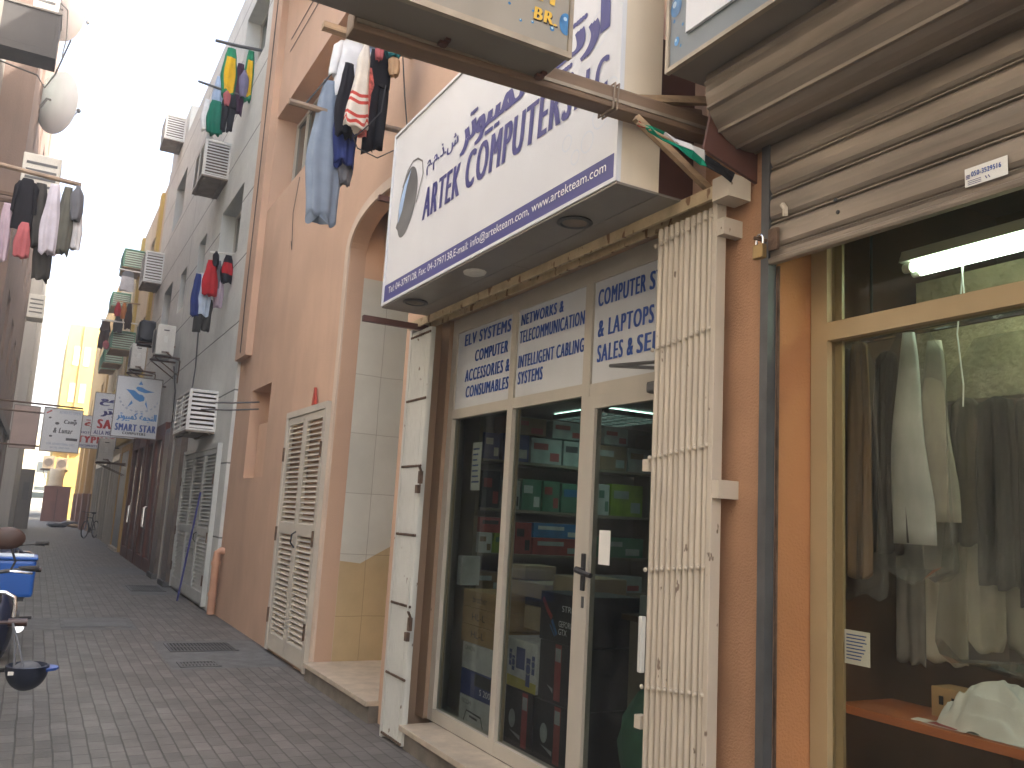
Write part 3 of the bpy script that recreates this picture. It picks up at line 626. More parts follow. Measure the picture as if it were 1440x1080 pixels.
# paper notices on the glass
def notice(x, y0, y1, z0, z1, label, lines=7, m='paper'):
    t = thing('paper_notice', label, 'notice', (x, (y0 + y1) / 2, z0)); box(x - .002, x, y0, y1, z0, z1).build('sheet', M[m], t)
    mb = MB(); h = (z1 - z0)
    for i in range(lines):
        z = z1 - h * (.12 + .8 * i / lines); ln = rnd.uniform(.5, .85)
        flat(mb, [(y1 - .08 * (y1 - y0), z), (y1 - (.08 + ln) * (y1 - y0), z), (y1 - (.08 + ln) * (y1 - y0), z - h * .035), (y1 - .08 * (y1 - y0), z - h * .035)], 'X', x - .002, .001)
    mb.build('print_lines', M['textblue'], t); return t
notice(SX + .044, 5.44, 5.58, 1.80, 2.14, 'white printed notice taped high inside the left shop pane')

# ------------------------------------------------------------------ folding gates and their rail
def gate(label, ya, yb, m, postside, nbars, fan=0.0):
    t = thing('folding_gate', label, 'gate', (2.45, (ya + yb) / 2, 0))
    s = (yb - ya) / nbars; xb = 2.455
    for i in range(nbars):
        y = ya + s * (i + .5); w = s * .40; z0, z1 = .02, 3.0
        jit = rnd.uniform(-.002, .002)
        pr = [(xb + jit + .02, y - w)] + [(xb + jit - .004 - .020 * math.sin(q), y - w * math.cos(q)) for q in (math.pi * k / 10 for k in range(11))] + [(xb + jit + .02, y + w)]
        MB().prism(pr, 'Z', z0, z1).build('bar', m, t, smooth=True)
    py0, py1 = (ya - .032, ya - .003) if postside < 0 else (yb + .004, yb + .05)
    MB().box(xb - .025, xb + .03, py0, py1, .0, 3.03, .004).build('end_post', m, t)
    for k in range(7):
        z = .46 + .5 * k if k < 6 else .035
        r = MB()
        for i in range(nbars + 1):
            y = ya + s * i; r.ball((xb - .026, y + rnd.uniform(-.004, .004), z - (.004 * i if postside < 0 else 0)), .0105, .8, 1, 1, 10, 8)
        r.build('rivet_row', m if postside < 0 else M['rust'], t)
    return t
gr = gate('cream folding gate bunched up at the right side of the shop door', 2.765, 3.15, M['gate'], -1, 10)
gl = gate('white folding gate bunched up at the left side of the shop window', 5.83, 6.19, M['gatewhite'], 1, 11)
for z in (1.74, 2.86): box(2.432, 2.552, 2.69, 2.732, z, z + .075).build('wall_bracket', M['gate'], gr)
for z in (1.86, .74): 
    b = MB(); b.box(2.43, 2.47, 3.155, 3.20, z, z + .055); b.build('lock_tab', M['gate'], gr)
b = MB(); b.box(2.405, 2.43, 3.135, 3.16, .98, 1.22, .005); b.build('pull_handle', M['gatewhite'], gr)
for z in (1.83, .80):
    b = MB(); b.box(2.415, 2.44, 5.79, 5.825, z, z + .09); b.tube([(2.43, 5.80, z + .09), (2.41, 5.80, z + .13), (2.41, 5.82, z + .13), (2.43, 5.82, z + .09)], .006, 6); b.box(2.40, 2.425, 5.785, 5.83, z - .07, z - .01); b.build('padlock', M['rust'], gl)
b = MB(); b.box(2.42, 2.436, 5.845, 5.865, .93, 1.16); b.build('bolt_bar', M['gatewhite'], gl)
rl = thing('gate_rail', 'rusty cream steel rail above the shop front that the gates hang from', 'rail', (2.45, 4.4, 3.03))
b = MB(); b.prism([(2.40, 3.02), (2.415, 3.02), (2.415, 3.062), (2.49, 3.062), (2.49, 3.02), (2.505, 3.02), (2.505, 3.078), (2.40, 3.078)], 'Y', 2.66, 6.20); b.build('channel', M['rail'], rl)
box(2.39, 2.515, 2.62, 2.72, 3.0, 3.10).build('end_plate', M['gate'], rl)

# ------------------------------------------------------------------ big shop sign
KX, KY0, KY1, KZ0, KZ1 = 2.05, 2.94, 5.85, 3.085, 4.40
sg = thing('shop_sign', 'large white lightbox sign of the computer shop with navy lettering', 'sign', (2.2, 4.4, KZ0))
box(KX + .012, 2.28, KY0 + .012, KY1 - .012, KZ0, KZ1 - .004).build('cabinet', M['signside'], sg)
face = box(KX, KX + .011, KY0 + .02, KY1 - .02, KZ0 + .02, KZ1 - .02).build('face', M['signwhite'], sg)
b = MB(); b.box(KX - .012, KX + .013, KY0, KY1, KZ0, KZ0 + .019).box(KX - .012, KX + .013, KY0, KY1, KZ1 - .019, KZ1).box(KX - .012, KX + .013, KY0, KY0 + .019, KZ0 + .019, KZ1 - .019).box(KX - .012, KX + .013, KY1 - .014, KY1, KZ0 + .019, KZ1 - .019)
b.build('frame', M['signwhite'], sg)
b = MB(); flat(b, [(KY1 - .02, 3.105), (KY0 + .02, 3.105), (KY0 + .02, 3.225), (KY1 - .02, 3.235)], 'X', KX, .0015); b.build('navy_band', M['navy'], face)
lettering([('Tel: 04-3797128, Fax: 04-3797138,E-mail: info@artekteam.com, www.artekteam.com', 5.74, 3.03, 3.145, 3.21)], 'contact_lettering', M['textwhite'], face, 'X', KX, .004)
lettering([('ARTEK', 5.19, 4.63, 3.55, 3.765, .065, .12), ('COMPUTERS', 4.53, 3.355, 3.55, 3.785, .065, .12), ('LLC', 3.32, 3.05, 3.565, 3.735, .06, .1)], 'name_lettering', M['textnavy'], face, 'X', KX)
lettering([(AR_ARTEK, 3.80, 3.06, 3.80, 4.14, .075), (AR_COMPUTER, 4.63, 3.84, 3.80, 4.08, .075), (AR_LLC, 5.18, 4.69, 3.86, 4.0, .03)], 'arabic_lettering', M['textnavy'], face, 'X', KX)
# the mouse-shaped logo
b = MB(); n = 28; cy, cz = 5.50, 3.80; pts = []
for i in range(n):
    a = 2 * math.pi * i / n; u = .165 * math.cos(a); v = .245 * math.sin(a) * (1 - .12 * math.cos(a))
    pts.append((cy - (u + .18 * v), cz + v - .02))
flat(b, pts, 'X', KX, .0022)
flat(b, [(5.70, 3.64), (5.62, 3.58), (5.54, 3.60), (5.50, 3.66), (5.62, 3.74)], 'X', KX, .0027)
lg = b.build('logo', M['logogrey'], face)
b = MB(); flat(b, [(5.66, 3.66), (5.655, 3.80), (5.58, 3.93), (5.47, 4.01), (5.535, 3.90), (5.59, 3.74)], 'X', KX, .0036); b.build('logo_highlight', M['logolight'], lg)
b = MB(); stroke(b, [(5.62, 3.92), (5.54, 4.02), (5.45, 4.06), (5.36, 4.05), (5.27, 4.0), (5.24, 3.9), (5.29, 3.80), (5.33, 3.72)], .013, 'X', KX, .0032); b.build('logo_loop', M['logogrey'], lg)
# pale bubbles printed on the face
b = MB()
for (u, v, r) in ((3.1, 3.45, .06), (3.2, 3.36, .05), (3.02, 3.55, .05), (3.3, 3.32, .035), (3.14, 3.9, .09), (3.05, 4.12, .07), (5.78, 3.38, .05), (3.38, 3.42, .04)):
    ring = disc(u, v, r, 'X', KX, 22)
    stroke(b, ring + [ring[0]], .008, 'X', KX, .0012)
b.build('printed_bubbles', M['bubble'], face)
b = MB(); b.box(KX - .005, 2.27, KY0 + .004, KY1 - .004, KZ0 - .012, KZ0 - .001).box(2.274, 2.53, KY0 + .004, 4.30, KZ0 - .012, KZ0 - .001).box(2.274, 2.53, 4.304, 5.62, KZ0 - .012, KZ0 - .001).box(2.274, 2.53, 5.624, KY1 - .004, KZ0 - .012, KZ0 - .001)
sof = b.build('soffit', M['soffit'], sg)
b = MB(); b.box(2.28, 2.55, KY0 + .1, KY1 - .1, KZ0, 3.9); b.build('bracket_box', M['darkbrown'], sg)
for y in (5.5, 3.46):
    b = MB(); b.lathe([(.085, 0), (.09, -.008), (.072, -.014), (.066, -.006)], (2.165, y, KZ0 - .0125), seg=24); dl = b.build('downlight', M['steelgrey'], sg, smooth=True)
    b = MB(); b.lathe([(.062, -.0075), (.03, -.016)], (2.165, y, KZ0 - .0125), seg=20); b.build('lens', M['tray'], dl, smooth=True)
b = MB(); b.lathe([(.07, 0), (.066, -.01), (.045, -.018), (.02, -.012)], (2.165, 4.57, KZ0 - .0125), seg=11, sx=1.0, sy=1.15); b.build('broken_downlight', M['acwhite'], sg)
for (yy, zz, x0, x1, z1) in ((6.03, 3.02, 1.97, 2.5, 3.02), (6.45, 4.13, 2.15, 2.55, 4.13)):
    b = MB(); b.box(x0, x1, yy - .02, yy + .02, zz - .022, zz + .022); tag(b.build('steel_arm', M['darkbrown']), 'brown steel bar sticking out %s the left end of the white sign' % ('under' if zz < 3.5 else 'inside the arch behind'), 'bracket')

# ================================================================== SHELVES AND GOODS IN THE COMPUTER SHOP
sh = thing('shelf_unit', 'dark wall shelves stacked with boxed goods inside the computer shop', 'shelves', (4.3, 6.1, .2))
for z in (2.06, 1.69, 1.355, 1.075, .80): box(2.95, 6.2, 5.86, 6.15, z - .02, z).build('shelf', M['shelf'], sh)
for x in (2.94, 4.6, 6.2): box(x - .015, x + .015, 5.9, 6.15, .2, 2.4).build('upright', M['shelf'], sh)
GOODS = {'blue': (.03, .05, .20), 'pale': (.30, .33, .32), 'green': (.05, .16, .10), 'red': (.30, .04, .04), 'sky': (.02, .14, .34), 'lime': (.22, .30, .02), 'black': (.02, .02, .025), 'brown': (.20, .12, .06), 'white': (.5, .5, .5)}
for k, v in GOODS.items(): M['g_' + k] = mat('goods_' + k, v, .5, var=.25, scale=8)
def carton(x0, x1, y0, y1, z0, z1, m, label, group, text=None, tm='textwhite', tcol='pale', cat='box'):
    t = thing('carton', label, cat, ((x0 + x1) / 2, (y0 + y1) / 2, z0), group)
    box(x0, x1, y0, y1, z0, z1, .004).build('case', M[m], t)
    b = MB(); w = x1 - x0; h = z1 - z0
    flat(b, [(x0 + .08 * w, z0 + .55 * h), (x0 + .55 * w, z0 + .55 * h), (x0 + .55 * w, z0 + .8 * h), (x0 + .08 * w, z0 + .8 * h)], 'Y', y0, .0015)
    flat(b, [(x0 + .62 * w, z0 + .12 * h), (x0 + .92 * w, z0 + .12 * h), (x0 + .92 * w, z0 + .45 * h), (x0 + .62 * w, z0 + .45 * h)], 'Y', y0, .0015)
    b.build('print', M['g_' + tcol], t)
    return t
SYF = 5.86
NM = lambda m: {'sky': 'bright blue', 'pale': 'pale grey', 'lime': 'lime green', 'blue': 'dark blue'}.get(m, m)
def row(z, items, grp, shelfname):
    for n_, (x0, x1, h, m, tc) in enumerate(items):
        nxt = items[n_ - 1][3] if n_ else None
        carton(x0, x1 - .008, SYF + .01, SYF + .24, z + .001, z + h, 'g_' + m, '%s box %s the %s shelf' % (NM(m), ('at the street end of' if not nxt else '%s from street, beside a %s one, on' % (['first', 'second', 'third', 'fourth', 'fifth', 'sixth', 'seventh'][n_], NM(nxt))), shelfname), grp, tcol=tc)
GS = 'boxed goods on the shop shelves'
row(2.06, [(2.96, 3.10, .20, 'blue', 'white'), (3.12, 3.36, .21, 'blue', 'pale'), (3.37, 3.66, .20, 'pale', 'red'), (3.67, 3.92, .20, 'pale', 'black'), (4.0, 4.3, .20, 'brown', 'pale'), (4.31, 4.6, .20, 'pale', 'brown')], GS, 'top')
for (x0, x1, m, lb) in ((3.14, 3.5, 'brown', 'brown box lying on the blue and pale ones of the top shelf'), (3.56, 3.86, 'pale', 'pale grey box stacked highest under the shop ceiling'), (4.06, 4.3, 'pale', 'pale box lying on the brown one seen through the door')):
    carton(x0, x1, SYF + .012, SYF + .22, 2.272, 2.41, 'g_' + m, lb, GS, tcol='red')
row(1.69, [(2.96, 3.12, .28, 'black', 'red'), (3.14, 3.30, .22, 'pale', 'black'), (3.31, 3.49, .24, 'green', 'white'), (3.50, 3.66, .24, 'green', 'red'), (3.67, 3.95, .23, 'green', 'sky'), (4.02, 4.14, .25, 'white', 'green'), (4.15, 4.48, .26, 'lime', 'pale')], GS, 'second')
row(1.355, [(2.96, 3.08, .15, 'white', 'brown'), (3.09, 3.26, .15, 'lime', 'green'), (3.27, 3.42, .24, 'red', 'black'), (3.43, 3.95, .13, 'red', 'pale'), (4.02, 4.5, .16, 'green', 'pale')], GS, 'third')
carton(3.43, 3.94, SYF + .012, SYF + .24, 1.487, 1.60, 'g_sky', 'long bright blue box lying on a red one of the third shelf', GS, tcol='white')
carton(2.96, 3.25, SYF + .012, SYF + .24, 1.507, 1.62, 'g_red', 'red box lying on the white and lime ones of the third shelf', GS, tcol='black')
row(1.075, [(2.96, 3.2, .14, 'brown', 'pale'), (3.25, 3.5, .16, 'black', 'pale'), (3.55, 3.9, .12, 'brown', 'white'), (4.1, 4.5, .13, 'pale', 'red')], GS, 'lowest')
# the pile in the window, faces to the street
def wbox(y0, y1, z0, z1, m, label, x0=2.82, x1=3.25, texts=None, tm='textwhite', name='carton'):
    t = thing(name, label, 'box', ((x0 + x1) / 2, (y0 + y1) / 2, z0), 'boxes piled in the shop window')
    box(x0, x1, y0, y1, z0, z1, .004).build('case', M[m], t)
    if texts: lettering(texts, 'print', M[tm], t, 'X', x0, .002)
    return t
BROTHER = 'brother'
wbox(5.23, 5.78, .985, 1.10, 'cardboard', 'topmost of three flat brown cartons in the shop window', texts=[(BROTHER, 5.62, 5.40, 1.02, 1.065)], tm='textblack')
wbox(5.23, 5.78, .865, .982, 'cardboard', 'middle one of three flat brown cartons in the shop window', texts=[('HL-L', 5.62, 5.42, .90, .945)], tm='textblack')
wbox(5.23, 5.78, .74, .862, 'cardboard', 'lowest of three flat brown cartons in the shop window', texts=[('HL-L', 5.62, 5.42, .78, .825)], tm='textblack')
t = wbox(5.22, 5.74, .56, .737, 'g_white', 'white carton under the three flat brown cartons', texts=[('CANON', 5.70, 5.55, .69, .72)], tm='textblack')
t = wbox(5.22, 5.74, .385, .557, 'g_blue', 'dark blue printer carton between two white ones', texts=[('S 200', 5.44, 5.28, .42, .46)])
b = MB(); b.box(2.816, 2.8195, 5.24, 5.52, .47, .55); b.build('printed_picture', M['g_black'], t)
t = wbox(5.22, 5.74, .205, .382, 'g_white', 'white carton at the bottom of the window pile', texts=[('RICOH', 5.70, 5.56, .33, .36)], tm='textblack')
b = MB(); stroke(b, [(5.66, .21), (5.62, .29), (5.40, .28), (5.36, .21)], .012, 'X', 2.82, .002); stroke(b, [(5.57, .26), (5.45, .255)], .014, 'X', 2.82, .0022); b.build('printed_picture', M['g_black'], t)
t = wbox(4.70, 5.13, .565, .86, 'g_white', 'white and yellow box printed with a set of loudspeakers'); 
b = MB(); flat(b, [(5.13, .565), (4.70, .565), (4.70, .625), (5.13, .635)], 'X', 2.82, .0015); flat(b, [(5.13, .65), (5.085, .65), (5.085, .86), (5.13, .86)], 'X', 2.82, .0015); b.build('yellow_print', mat('goods_yellow', (.45, .38, .06), .5), t)
b = MB()
for (u, v, w, h) in ((4.90, .75, .11, .13), (5.03, .74, .035, .10), (4.99, .71, .035, .09), (4.80, .68, .05, .17), (4.74, .73, .035, .11)):
    flat(b, [(u + w / 2, v - h / 2), (u - w / 2, v - h / 2), (u - w / 2, v + h / 2), (u + w / 2, v + h / 2)], 'X', 2.82, .0022 + u * .0001)
b.build('printed_loudspeakers', M['g_blue'], t)
b = MB()
for (u, v, r) in ((5.03, .745, .022), (4.99, .715, .024), (4.80, .70, .032), (4.74, .735, .022)):
    rg = disc(u, v, r, 'X', 0, 18); stroke(b, rg + [rg[0]], .007, 'X', 2.82, .0034)
b.build('printed_rings', M['g_pale'], t)
def pcbox(y0, y1, z0, z1, label, ry, dv=True):
    t = wbox(y0, y1, z0, z1, 'g_black', label, 2.83, 3.3); h = z1 - z0
    b = MB(); flat(b, [(ry + .07, z0 + .02), (ry, z0 + .02), (ry, z1 - .005), (ry + .07, z1 - .005)], 'X', 2.83, .0015); b.build('red_stripe', M['g_red'], t)
    b = MB(); flat(b, [(ry + .065, z1 - .30 * h), (ry + .005, z1 - .30 * h), (ry + .005, z1 - .08 * h), (ry + .065, z1 - .08 * h)], 'X', 2.83, .0025)
    flat(b, [(y1 - .1, z0 + .28 * h), (ry + .08, z0 + .16 * h), (ry + .08, z0 + .24 * h)], 'X', 2.83, .0025); b.build('white_label', M['g_pale'], t)
    if dv:
        b = MB(); flat(b, disc(y1 - .13, z0 + .48 * h, .042, 'X', 0, 18, 1.35), 'X', 2.83, .002); b.build('printed_disc', M['g_pale'], t)
pcbox(4.25, 4.69, .555, .90, 'black box with a short red stripe standing on two like it', 4.44, False)
pcbox(4.74, 5.12, .205, .553, 'black box with red stripe and silver disc, left one of the lower pair', 4.80)
pcbox(4.25, 4.73, .205, .55, 'black box with red stripe and silver disc, right one of the lower pair', 4.42)
t = wbox(4.26, 4.69, .905, 1.19, 'g_black', 'black graphics card box on top of the black stack', texts=[('GEFORCE', 4.47, 4.30, 1.0, 1.035), ('GTX', 4.47, 4.38, .955, .99), ('STRIX', 4.44, 4.28, 1.09, 1.125)])
b = MB(); stroke(b, [(4.66, 1.15), (4.60, 1.08), (4.55, 1.04)], .03, 'X', 2.82, .0015); b.build('red_flash', M['g_red'], t)
b = MB(); stroke(b, [(4.55, 1.03), (4.49, .95)], .025, 'X', 2.82, .0015); stroke(b, [(4.57, 1.0), (4.51, .94)], .01, 'X', 2.82, .0015); b.build('blue_flash', M['g_sky'], t)
wbox(4.72, 5.2, .90, 1.05, 'cardpale', 'pale flat carton with flaps behind the loudspeaker box', 3.0, 3.4)
wbox(4.72, 5.2, 1.055, 1.10, 'g_black', 'thin black box lying on the pale flat carton', 3.0, 3.4)
wbox(4.95, 5.5, 1.105, 1.20, 'cardpale', 'pale open carton on the window pile behind the mullion', 3.0, 3.35)
wbox(4.6, 4.93, 1.105, 1.27, 'cardpale', 'pale carton with bottle slots right of the mullion', 3.05, 3.4)
wbox(5.3, 5.55, 1.205, 1.30, 'cardpale', 'small pale carton topmost on the window pile', 3.05, 3.3)
wbox(5.80, 5.87, 1.12, 1.33, 'g_white', 'slim white box with a brown picture at the left edge of the window', 2.80, 2.95)
t = thing('plastic_bag', 'crumpled grey white plastic bag on the counter behind the door', 'bag', (3.3, 3.9, 1.1)); b = MB(); b.ball((3.35, 3.85, 1.2), .16, 1.2, 1.3, .55, 14, 9)
for v in b.bm.verts: v.co += Vector((rnd.uniform(-.02, .02), rnd.uniform(-.02, .02), rnd.uniform(-.015, .015)))
b.build('bag', M['g_pale'], t)
t = thing('counter', 'dark counter behind the glass shop door', 'counter', (3.5, 3.8, .2)); box(3.1, 3.7, 3.3, 4.15, .2, 1.08).build('body', M['shelf'], t); box(3.06, 3.74, 3.26, 4.18, 1.08, 1.11).build('top', M['roomdark'], t)
t = thing('office_fan', 'dark standing fan seen dimly behind the glass door', 'fan', (2.95, 3.6, .2)); b = MB(); b.cyl((2.95, 3.6, .2), (2.95, 3.6, .8), .015, 8); b.build('stand', M['blackplastic'], t); b = MB(); rg = [(2.93, 3.6 + .14 * math.cos(a), .95 + .14 * math.sin(a)) for a in (2 * math.pi * i / 20 for i in range(21))]; b.tube(rg, .008, 6); b.build('guard', M['steelgrey'], t); MB().lathe([(.14, 0), (.16, .02), (.03, .05)], (2.95, 3.6, .2)).build('base', M['blackplastic'], t)
carton(3.12, 3.62, 3.45, 3.8, 1.112, 1.36, 'cardboard', 'brown carton standing on the dark counter behind the glass door', 'boxed goods on the shop counter', tcol='pale')
carton(3.14, 3.5, 3.82, 4.12, 1.112, 1.22, 'g_pale', 'flat pale box on the dark counter behind the glass door', 'boxed goods on the shop counter', tcol='black')
t = thing('green_bag', 'dim green plastic sack on the floor behind the glass door', 'sack', (2.95, 3.75, .2)); b = MB(); b.ball((2.95, 3.72, .48), .2, .7, 1.1, 1.5, 16, 12)
for v in b.bm.verts: v.co += Vector((rnd.uniform(-.015, .015), rnd.uniform(-.015, .015), rnd.uniform(-.02, .02)))
b.build('sack', M['g_green'], t, smooth=True)
wbox(3.30, 3.52, .205, .75, 'cardboard', 'tall brown carton on the floor just behind the glass door', 2.86, 3.04)
wbox(3.54, 3.62, .205, 1.0, 'g_blue', 'slim blue upright box behind the glass door', 2.9, 3.04)
# ceiling light grid
t = thing('ceiling_light', 'greenish louvred fluorescent ceiling light inside the computer shop', 'ceiling light', (3.8, 5.4, 2.44))
b = MB(); b.box(3.5, 4.12, 5.1, 5.76, 2.444, 2.449); b.build('reflector', M['panelglow'], t)
b = MB()
for i in range(6): b.box(3.5 + .124 * i - .012, 3.5 + .124 * i + .012, 5.1, 5.76, 2.405, 2.443)
for i in range(8): b.box(3.5, 4.12, 5.1 + .0943 * i - .008, 5.1 + .0943 * i + .008, 2.407, 2.442)
b.build('louvre_grid', M['steelgrey'], t)

# ================================================================== ROLLER SHUTTER, GUIDE, PADLOCK (laundry shop, right)
t = thing('shutter_guide', 'grey steel guide rail standing between the pink pillar and the orange jamb', 'guide rail', (2.5, 2.51, 0))
b = MB(); b.prism([(2.50, 2.542), (2.50, 2.500), (2.545, 2.500), (2.545, 2.506), (2.508, 2.506), (2.508, 2.536), (2.545, 2.536), (2.545, 2.542)], 'Z', 0.0, 3.30); b.build('channel', M['steelgrey'], t)
box(2.5465, 2.552, 2.484, 2.4985, 0.0, 2.69).build('gap_shade_strip', M['rust'], t)  # dark strip in place of the shade in the gap
sh2 = thing('roller_shutter', 'half lowered brown steel roller shutter over the laundry shop window', 'shutter', (2.52, 0, 2.69))
zz = 2.755
for i in range(6):
    h = .118
    pr = [(2.522, zz), (2.512, zz + .006), (2.504, zz + .02), (2.502, zz + .055), (2.504, zz + .088), (2.512, zz + .100), (2.521, zz + .104), (2.509, zz + .108), (2.509, zz + .113), (2.521, zz + .1165), (2.528, zz + .1165), (2.528, zz)]
    MB().prism(pr, 'Y', -3.2, 2.496).build('slat', M['shutter'], sh2); zz += h
b = MB(); b.prism([(2.500, 2.69), (2.496, 2.70), (2.496, 2.712), (2.506, 2.718), (2.506, 2.735), (2.500, 2.745), (2.510, 2.753), (2.528, 2.753), (2.528, 2.69)], 'Y', -3.2, 2.496); b.build('bottom_bar', M['shutter'], sh2)
# rolled-up part: a many sided drum with ridges at the slat joints
cx, cz, ra = 2.455, 3.425, .222; n = 13; pr = []
for i in range(n):
    a = 2 * math.pi * i / n + .12
    for da, rr in ((.0, 1.0), (.045, 1.035), (.085, 1.0), (.105, .985), (.24, .995), (.36, .995)):
        pr.append((cx + ra * rr * math.cos(a + da), cz + ra * rr * math.sin(a + da)))
b = MB(); b.prism(pr, 'Y', -3.2, 2.60); b.build('rolled_curtain', M['shutter'], sh2)
b = MB(); b.prism([(2.24, 3.16), (2.62, 3.06), (2.62, 3.75), (2.30, 3.75), (2.27, 3.3)], 'Y', 2.606, 2.62); b.build('end_plate', M['darkbrown'], sh2)
for (y, z) in ((1.62, 3.30),): pass
b = MB(); b.tube([(2.50, 2.41, 2.87), (2.494, 2.405, 2.90), (2.494, 2.42, 2.92)], .012, 6); b.build('rivet', M['gate'], sh2)
for y, z in ((2.16, 2.86), (2.15, 2.81)): MB().lathe([(.008, 0), (.008, .004)], (2.4985, y, z), 'X', 10).build('hole_plug', M['blackplastic'], sh2)
b = MB(); b.box(2.485, 2.50, 2.44, 2.487, 2.74, 2.83); b.build('hasp', M['rust'], sh2)
t = thing('padlock', 'brass padlock locked on the steel guide at the shutter edge', 'padlock', (2.46, 2.50, 2.71))
b = MB(); b.box(2.44, 2.468, 2.475, 2.53, 2.705, 2.765, .006); b.build('body', M['brass'], t)
pts = [(2.454, 2.502 + .018 * math.cos(a), 2.785 + .022 * math.sin(a)) for a in (math.pi * i / 10 for i in range(11))]
b = MB(); b.tube([(2.454, 2.52, 2.76)] + pts + [(2.454, 2.484, 2.76)], .0055, 8); b.build('shackle', M['chrome'], t, smooth=True)
b = MB(); b.tube([(2.49, 2.50, 2.79), (2.44, 2.52, 2.795)], .008, 6); b.build('hasp_pin', M['rust'], t)
t = thing('phone_sticker', 'white sticker with a blue phone number on the shutter', 'sticker', (2.5, 1.6, 2.74))
box(2.4945, 2.4965, 1.50, 1.64, 2.738, 2.80).build('sheet', M['paper'], t)
lettering([('050-3529516', 1.617, 1.52, 2.768, 2.785, .04)], 'number', M['textblue'], t, 'X', 2.4945, .001)
b = MB()
for z in (2.777, 2.772, 2.767): flat(b, [(1.636, z), (1.622, z), (1.622, z - .003), (1.636, z - .003)], 'X', 2.4945, .001)
for k in range(3): flat(b, [(1.63, 2.757 - .006 * k), (1.585, 2.757 - .006 * k), (1.585, 2.755 - .006 * k), (1.63, 2.755 - .006 * k)], 'X', 2.4945, .001)
stroke(b, [(1.566, 2.747), (1.572, 2.757)], .003, 'X', 2.4945, .001); stroke(b, [(1.556, 2.747), (1.562, 2.757)], .003, 'X', 2.4945, .001)
b.build('print_marks', M['textnavy'], t)

# ================================================================== UPPER SIGN of the laundry and the hanging sign across the alley
t = thing('wall_sign', 'blue grey bubble printed sign above the roller shutter', 'sign', (2.3, 0, 3.48))
box(2.112, 2.52, -3.2, 2.68, 3.485, 4.6).build('cabinet', M['soffit'], t)
fc = box(2.10, 2.111, -3.2, 2.67, 3.50, 4.6).build('face', M['bluegrey'], t)
b = MB(); b.box(2.09, 2.113, -3.2, 2.69, 3.48, 3.499).box(2.09, 2.113, 2.672, 2.69, 3.499, 4.6); b.build('frame', M['bredge'], t)
b = MB(); b.box(2.085, 2.098, -3.2, 2.555, 3.60, 4.6); b.build('white_panel', M['signwhite'], t)
b = MB()
for (y, z, r) in ((2.635, 3.76, .035), (2.625, 3.60, .016), (2.59, 3.66, .006), (2.6, 3.57, .006), (2.645, 3.70, .007)): flat(b, disc(y, z, r, 'X', 0, 18, 1.25), 'X', 2.10, .002)
b.build('printed_drops', M['dropblue'], fc)
b = MB(); 
for (y, z, r) in ((2.645, 3.775, .012), (2.630, 3.606, .006)): flat(b, disc(y, z, r, 'X', 0, 12, 1.25), 'X', 2.10, .003)
b.build('printed_drop_glints', M['droplight'], fc)
t = thing('hanging_sign', 'silver grey lightbox sign with blue drops hanging across the top of the alley', 'sign', (.9, 2.68, 3.34))
box(-.2, 1.566, 2.612, 2.80, 3.345, 4.35).build('cabinet', M['soffit'], t)
fc = box(-.2, 1.555, 2.60, 2.611, 3.36, 4.35).build('face', M['brgrey'], t)
b = MB(); b.box(-.2, 1.572, 2.59, 2.613, 3.335, 3.359).box(1.556, 1.572, 2.59, 2.613, 3.359, 4.35); b.build('frame', M['bredge'], t)
lettering([('BR.', 1.405, 1.50, 3.445, 3.495, .05, .1)], 'lettering', M['bryellow'], fc, 'Y', 2.60, .004)
lettering([('BR.', 1.409, 1.504, 3.441, 3.491, .09, .1)], 'lettering_shadow', M['textblack'], fc, 'Y', 2.60, .0015)
lettering([('AUNDRY', 1.0, 1.52, 3.525, 3.62, .05, .1)], 'name_lettering', M['bryellow'], fc, 'Y', 2.60, .004)
b = MB()
for (x, z, r) in ((1.545, 3.47, .03), (1.485, 3.432, .010), (1.40, 3.43, .006), (1.35, 3.42, .006), (1.42, 3.452, .0055), (1.30, 3.47, .006), (1.40, 3.475, .005), (1.25, 3.51, .005), (1.12, 3.50, .035), (1.20, 3.49, .007)):
    pts = [(min(u, 1.554), v) for u, v in disc(x, z, r, 'Y', 0, 18, 1.5 if r > .02 else 1.0)]
    flat(b, pts, 'Y', 2.60, .0018)
b.build('printed_drops', M['dropblue'], fc)
b = MB()
for (x, z, r) in ((1.54, 3.49, .008), (1.485, 3.435, .005), (1.115, 3.505, .026), (1.398, 3.432, .003), (1.348, 3.422, .003)): flat(b, disc(x, z, r, 'Y', 0, 14), 'Y', 2.60, .0028)
b.build('printed_drop_glints', M['droplight'], fc)
t = thing('steel_beam', 'square weathered brown beam crossing the alley under the hanging sign', 'beam', (1.6, 2.86, 3.35))
b = MB(); b.box(.79, 2.55, 2.812, 2.905, 3.305, 3.402, .012)
for v in b.bm.verts: v.co.z += (v.co.x - .79) * .026
b.build('batten', M['beam'], t)
b = MB(); b.box(.80, 2.54, 2.806, 2.8115, 3.33, 3.345)
for v in b.bm.verts: v.co.z += (v.co.x - .79) * .026
b.build('metal_strip', M['bredge'], t)
b = MB(); b.box(1.12, 1.56, 2.803, 2.83, 3.40, 3.43); b.build('ledger', M['beam'], t)
for x in (1.13, 1.545): 
    b = MB(); b.box(x - .010, x + .010, 2.74, 2.80, 3.334, 3.3445).box(x - .03, x + .004, 2.75, 2.775, 3.322, 3.3335); b.build('bolt_clip', M['darkbrown'], t)
b = MB()
for dx in (0, .02): 
    rg = [(1.92 + dx + .004 * v_, u_, v_ * .058 + 3.384) for u_, v_ in ((2.806, -1), (2.911, -1), (2.911, 1), (2.806, 1), (2.806, -1))]; b.tube(rg, .005, 6)
b.build('tie_wire', M['bamboo'], t)
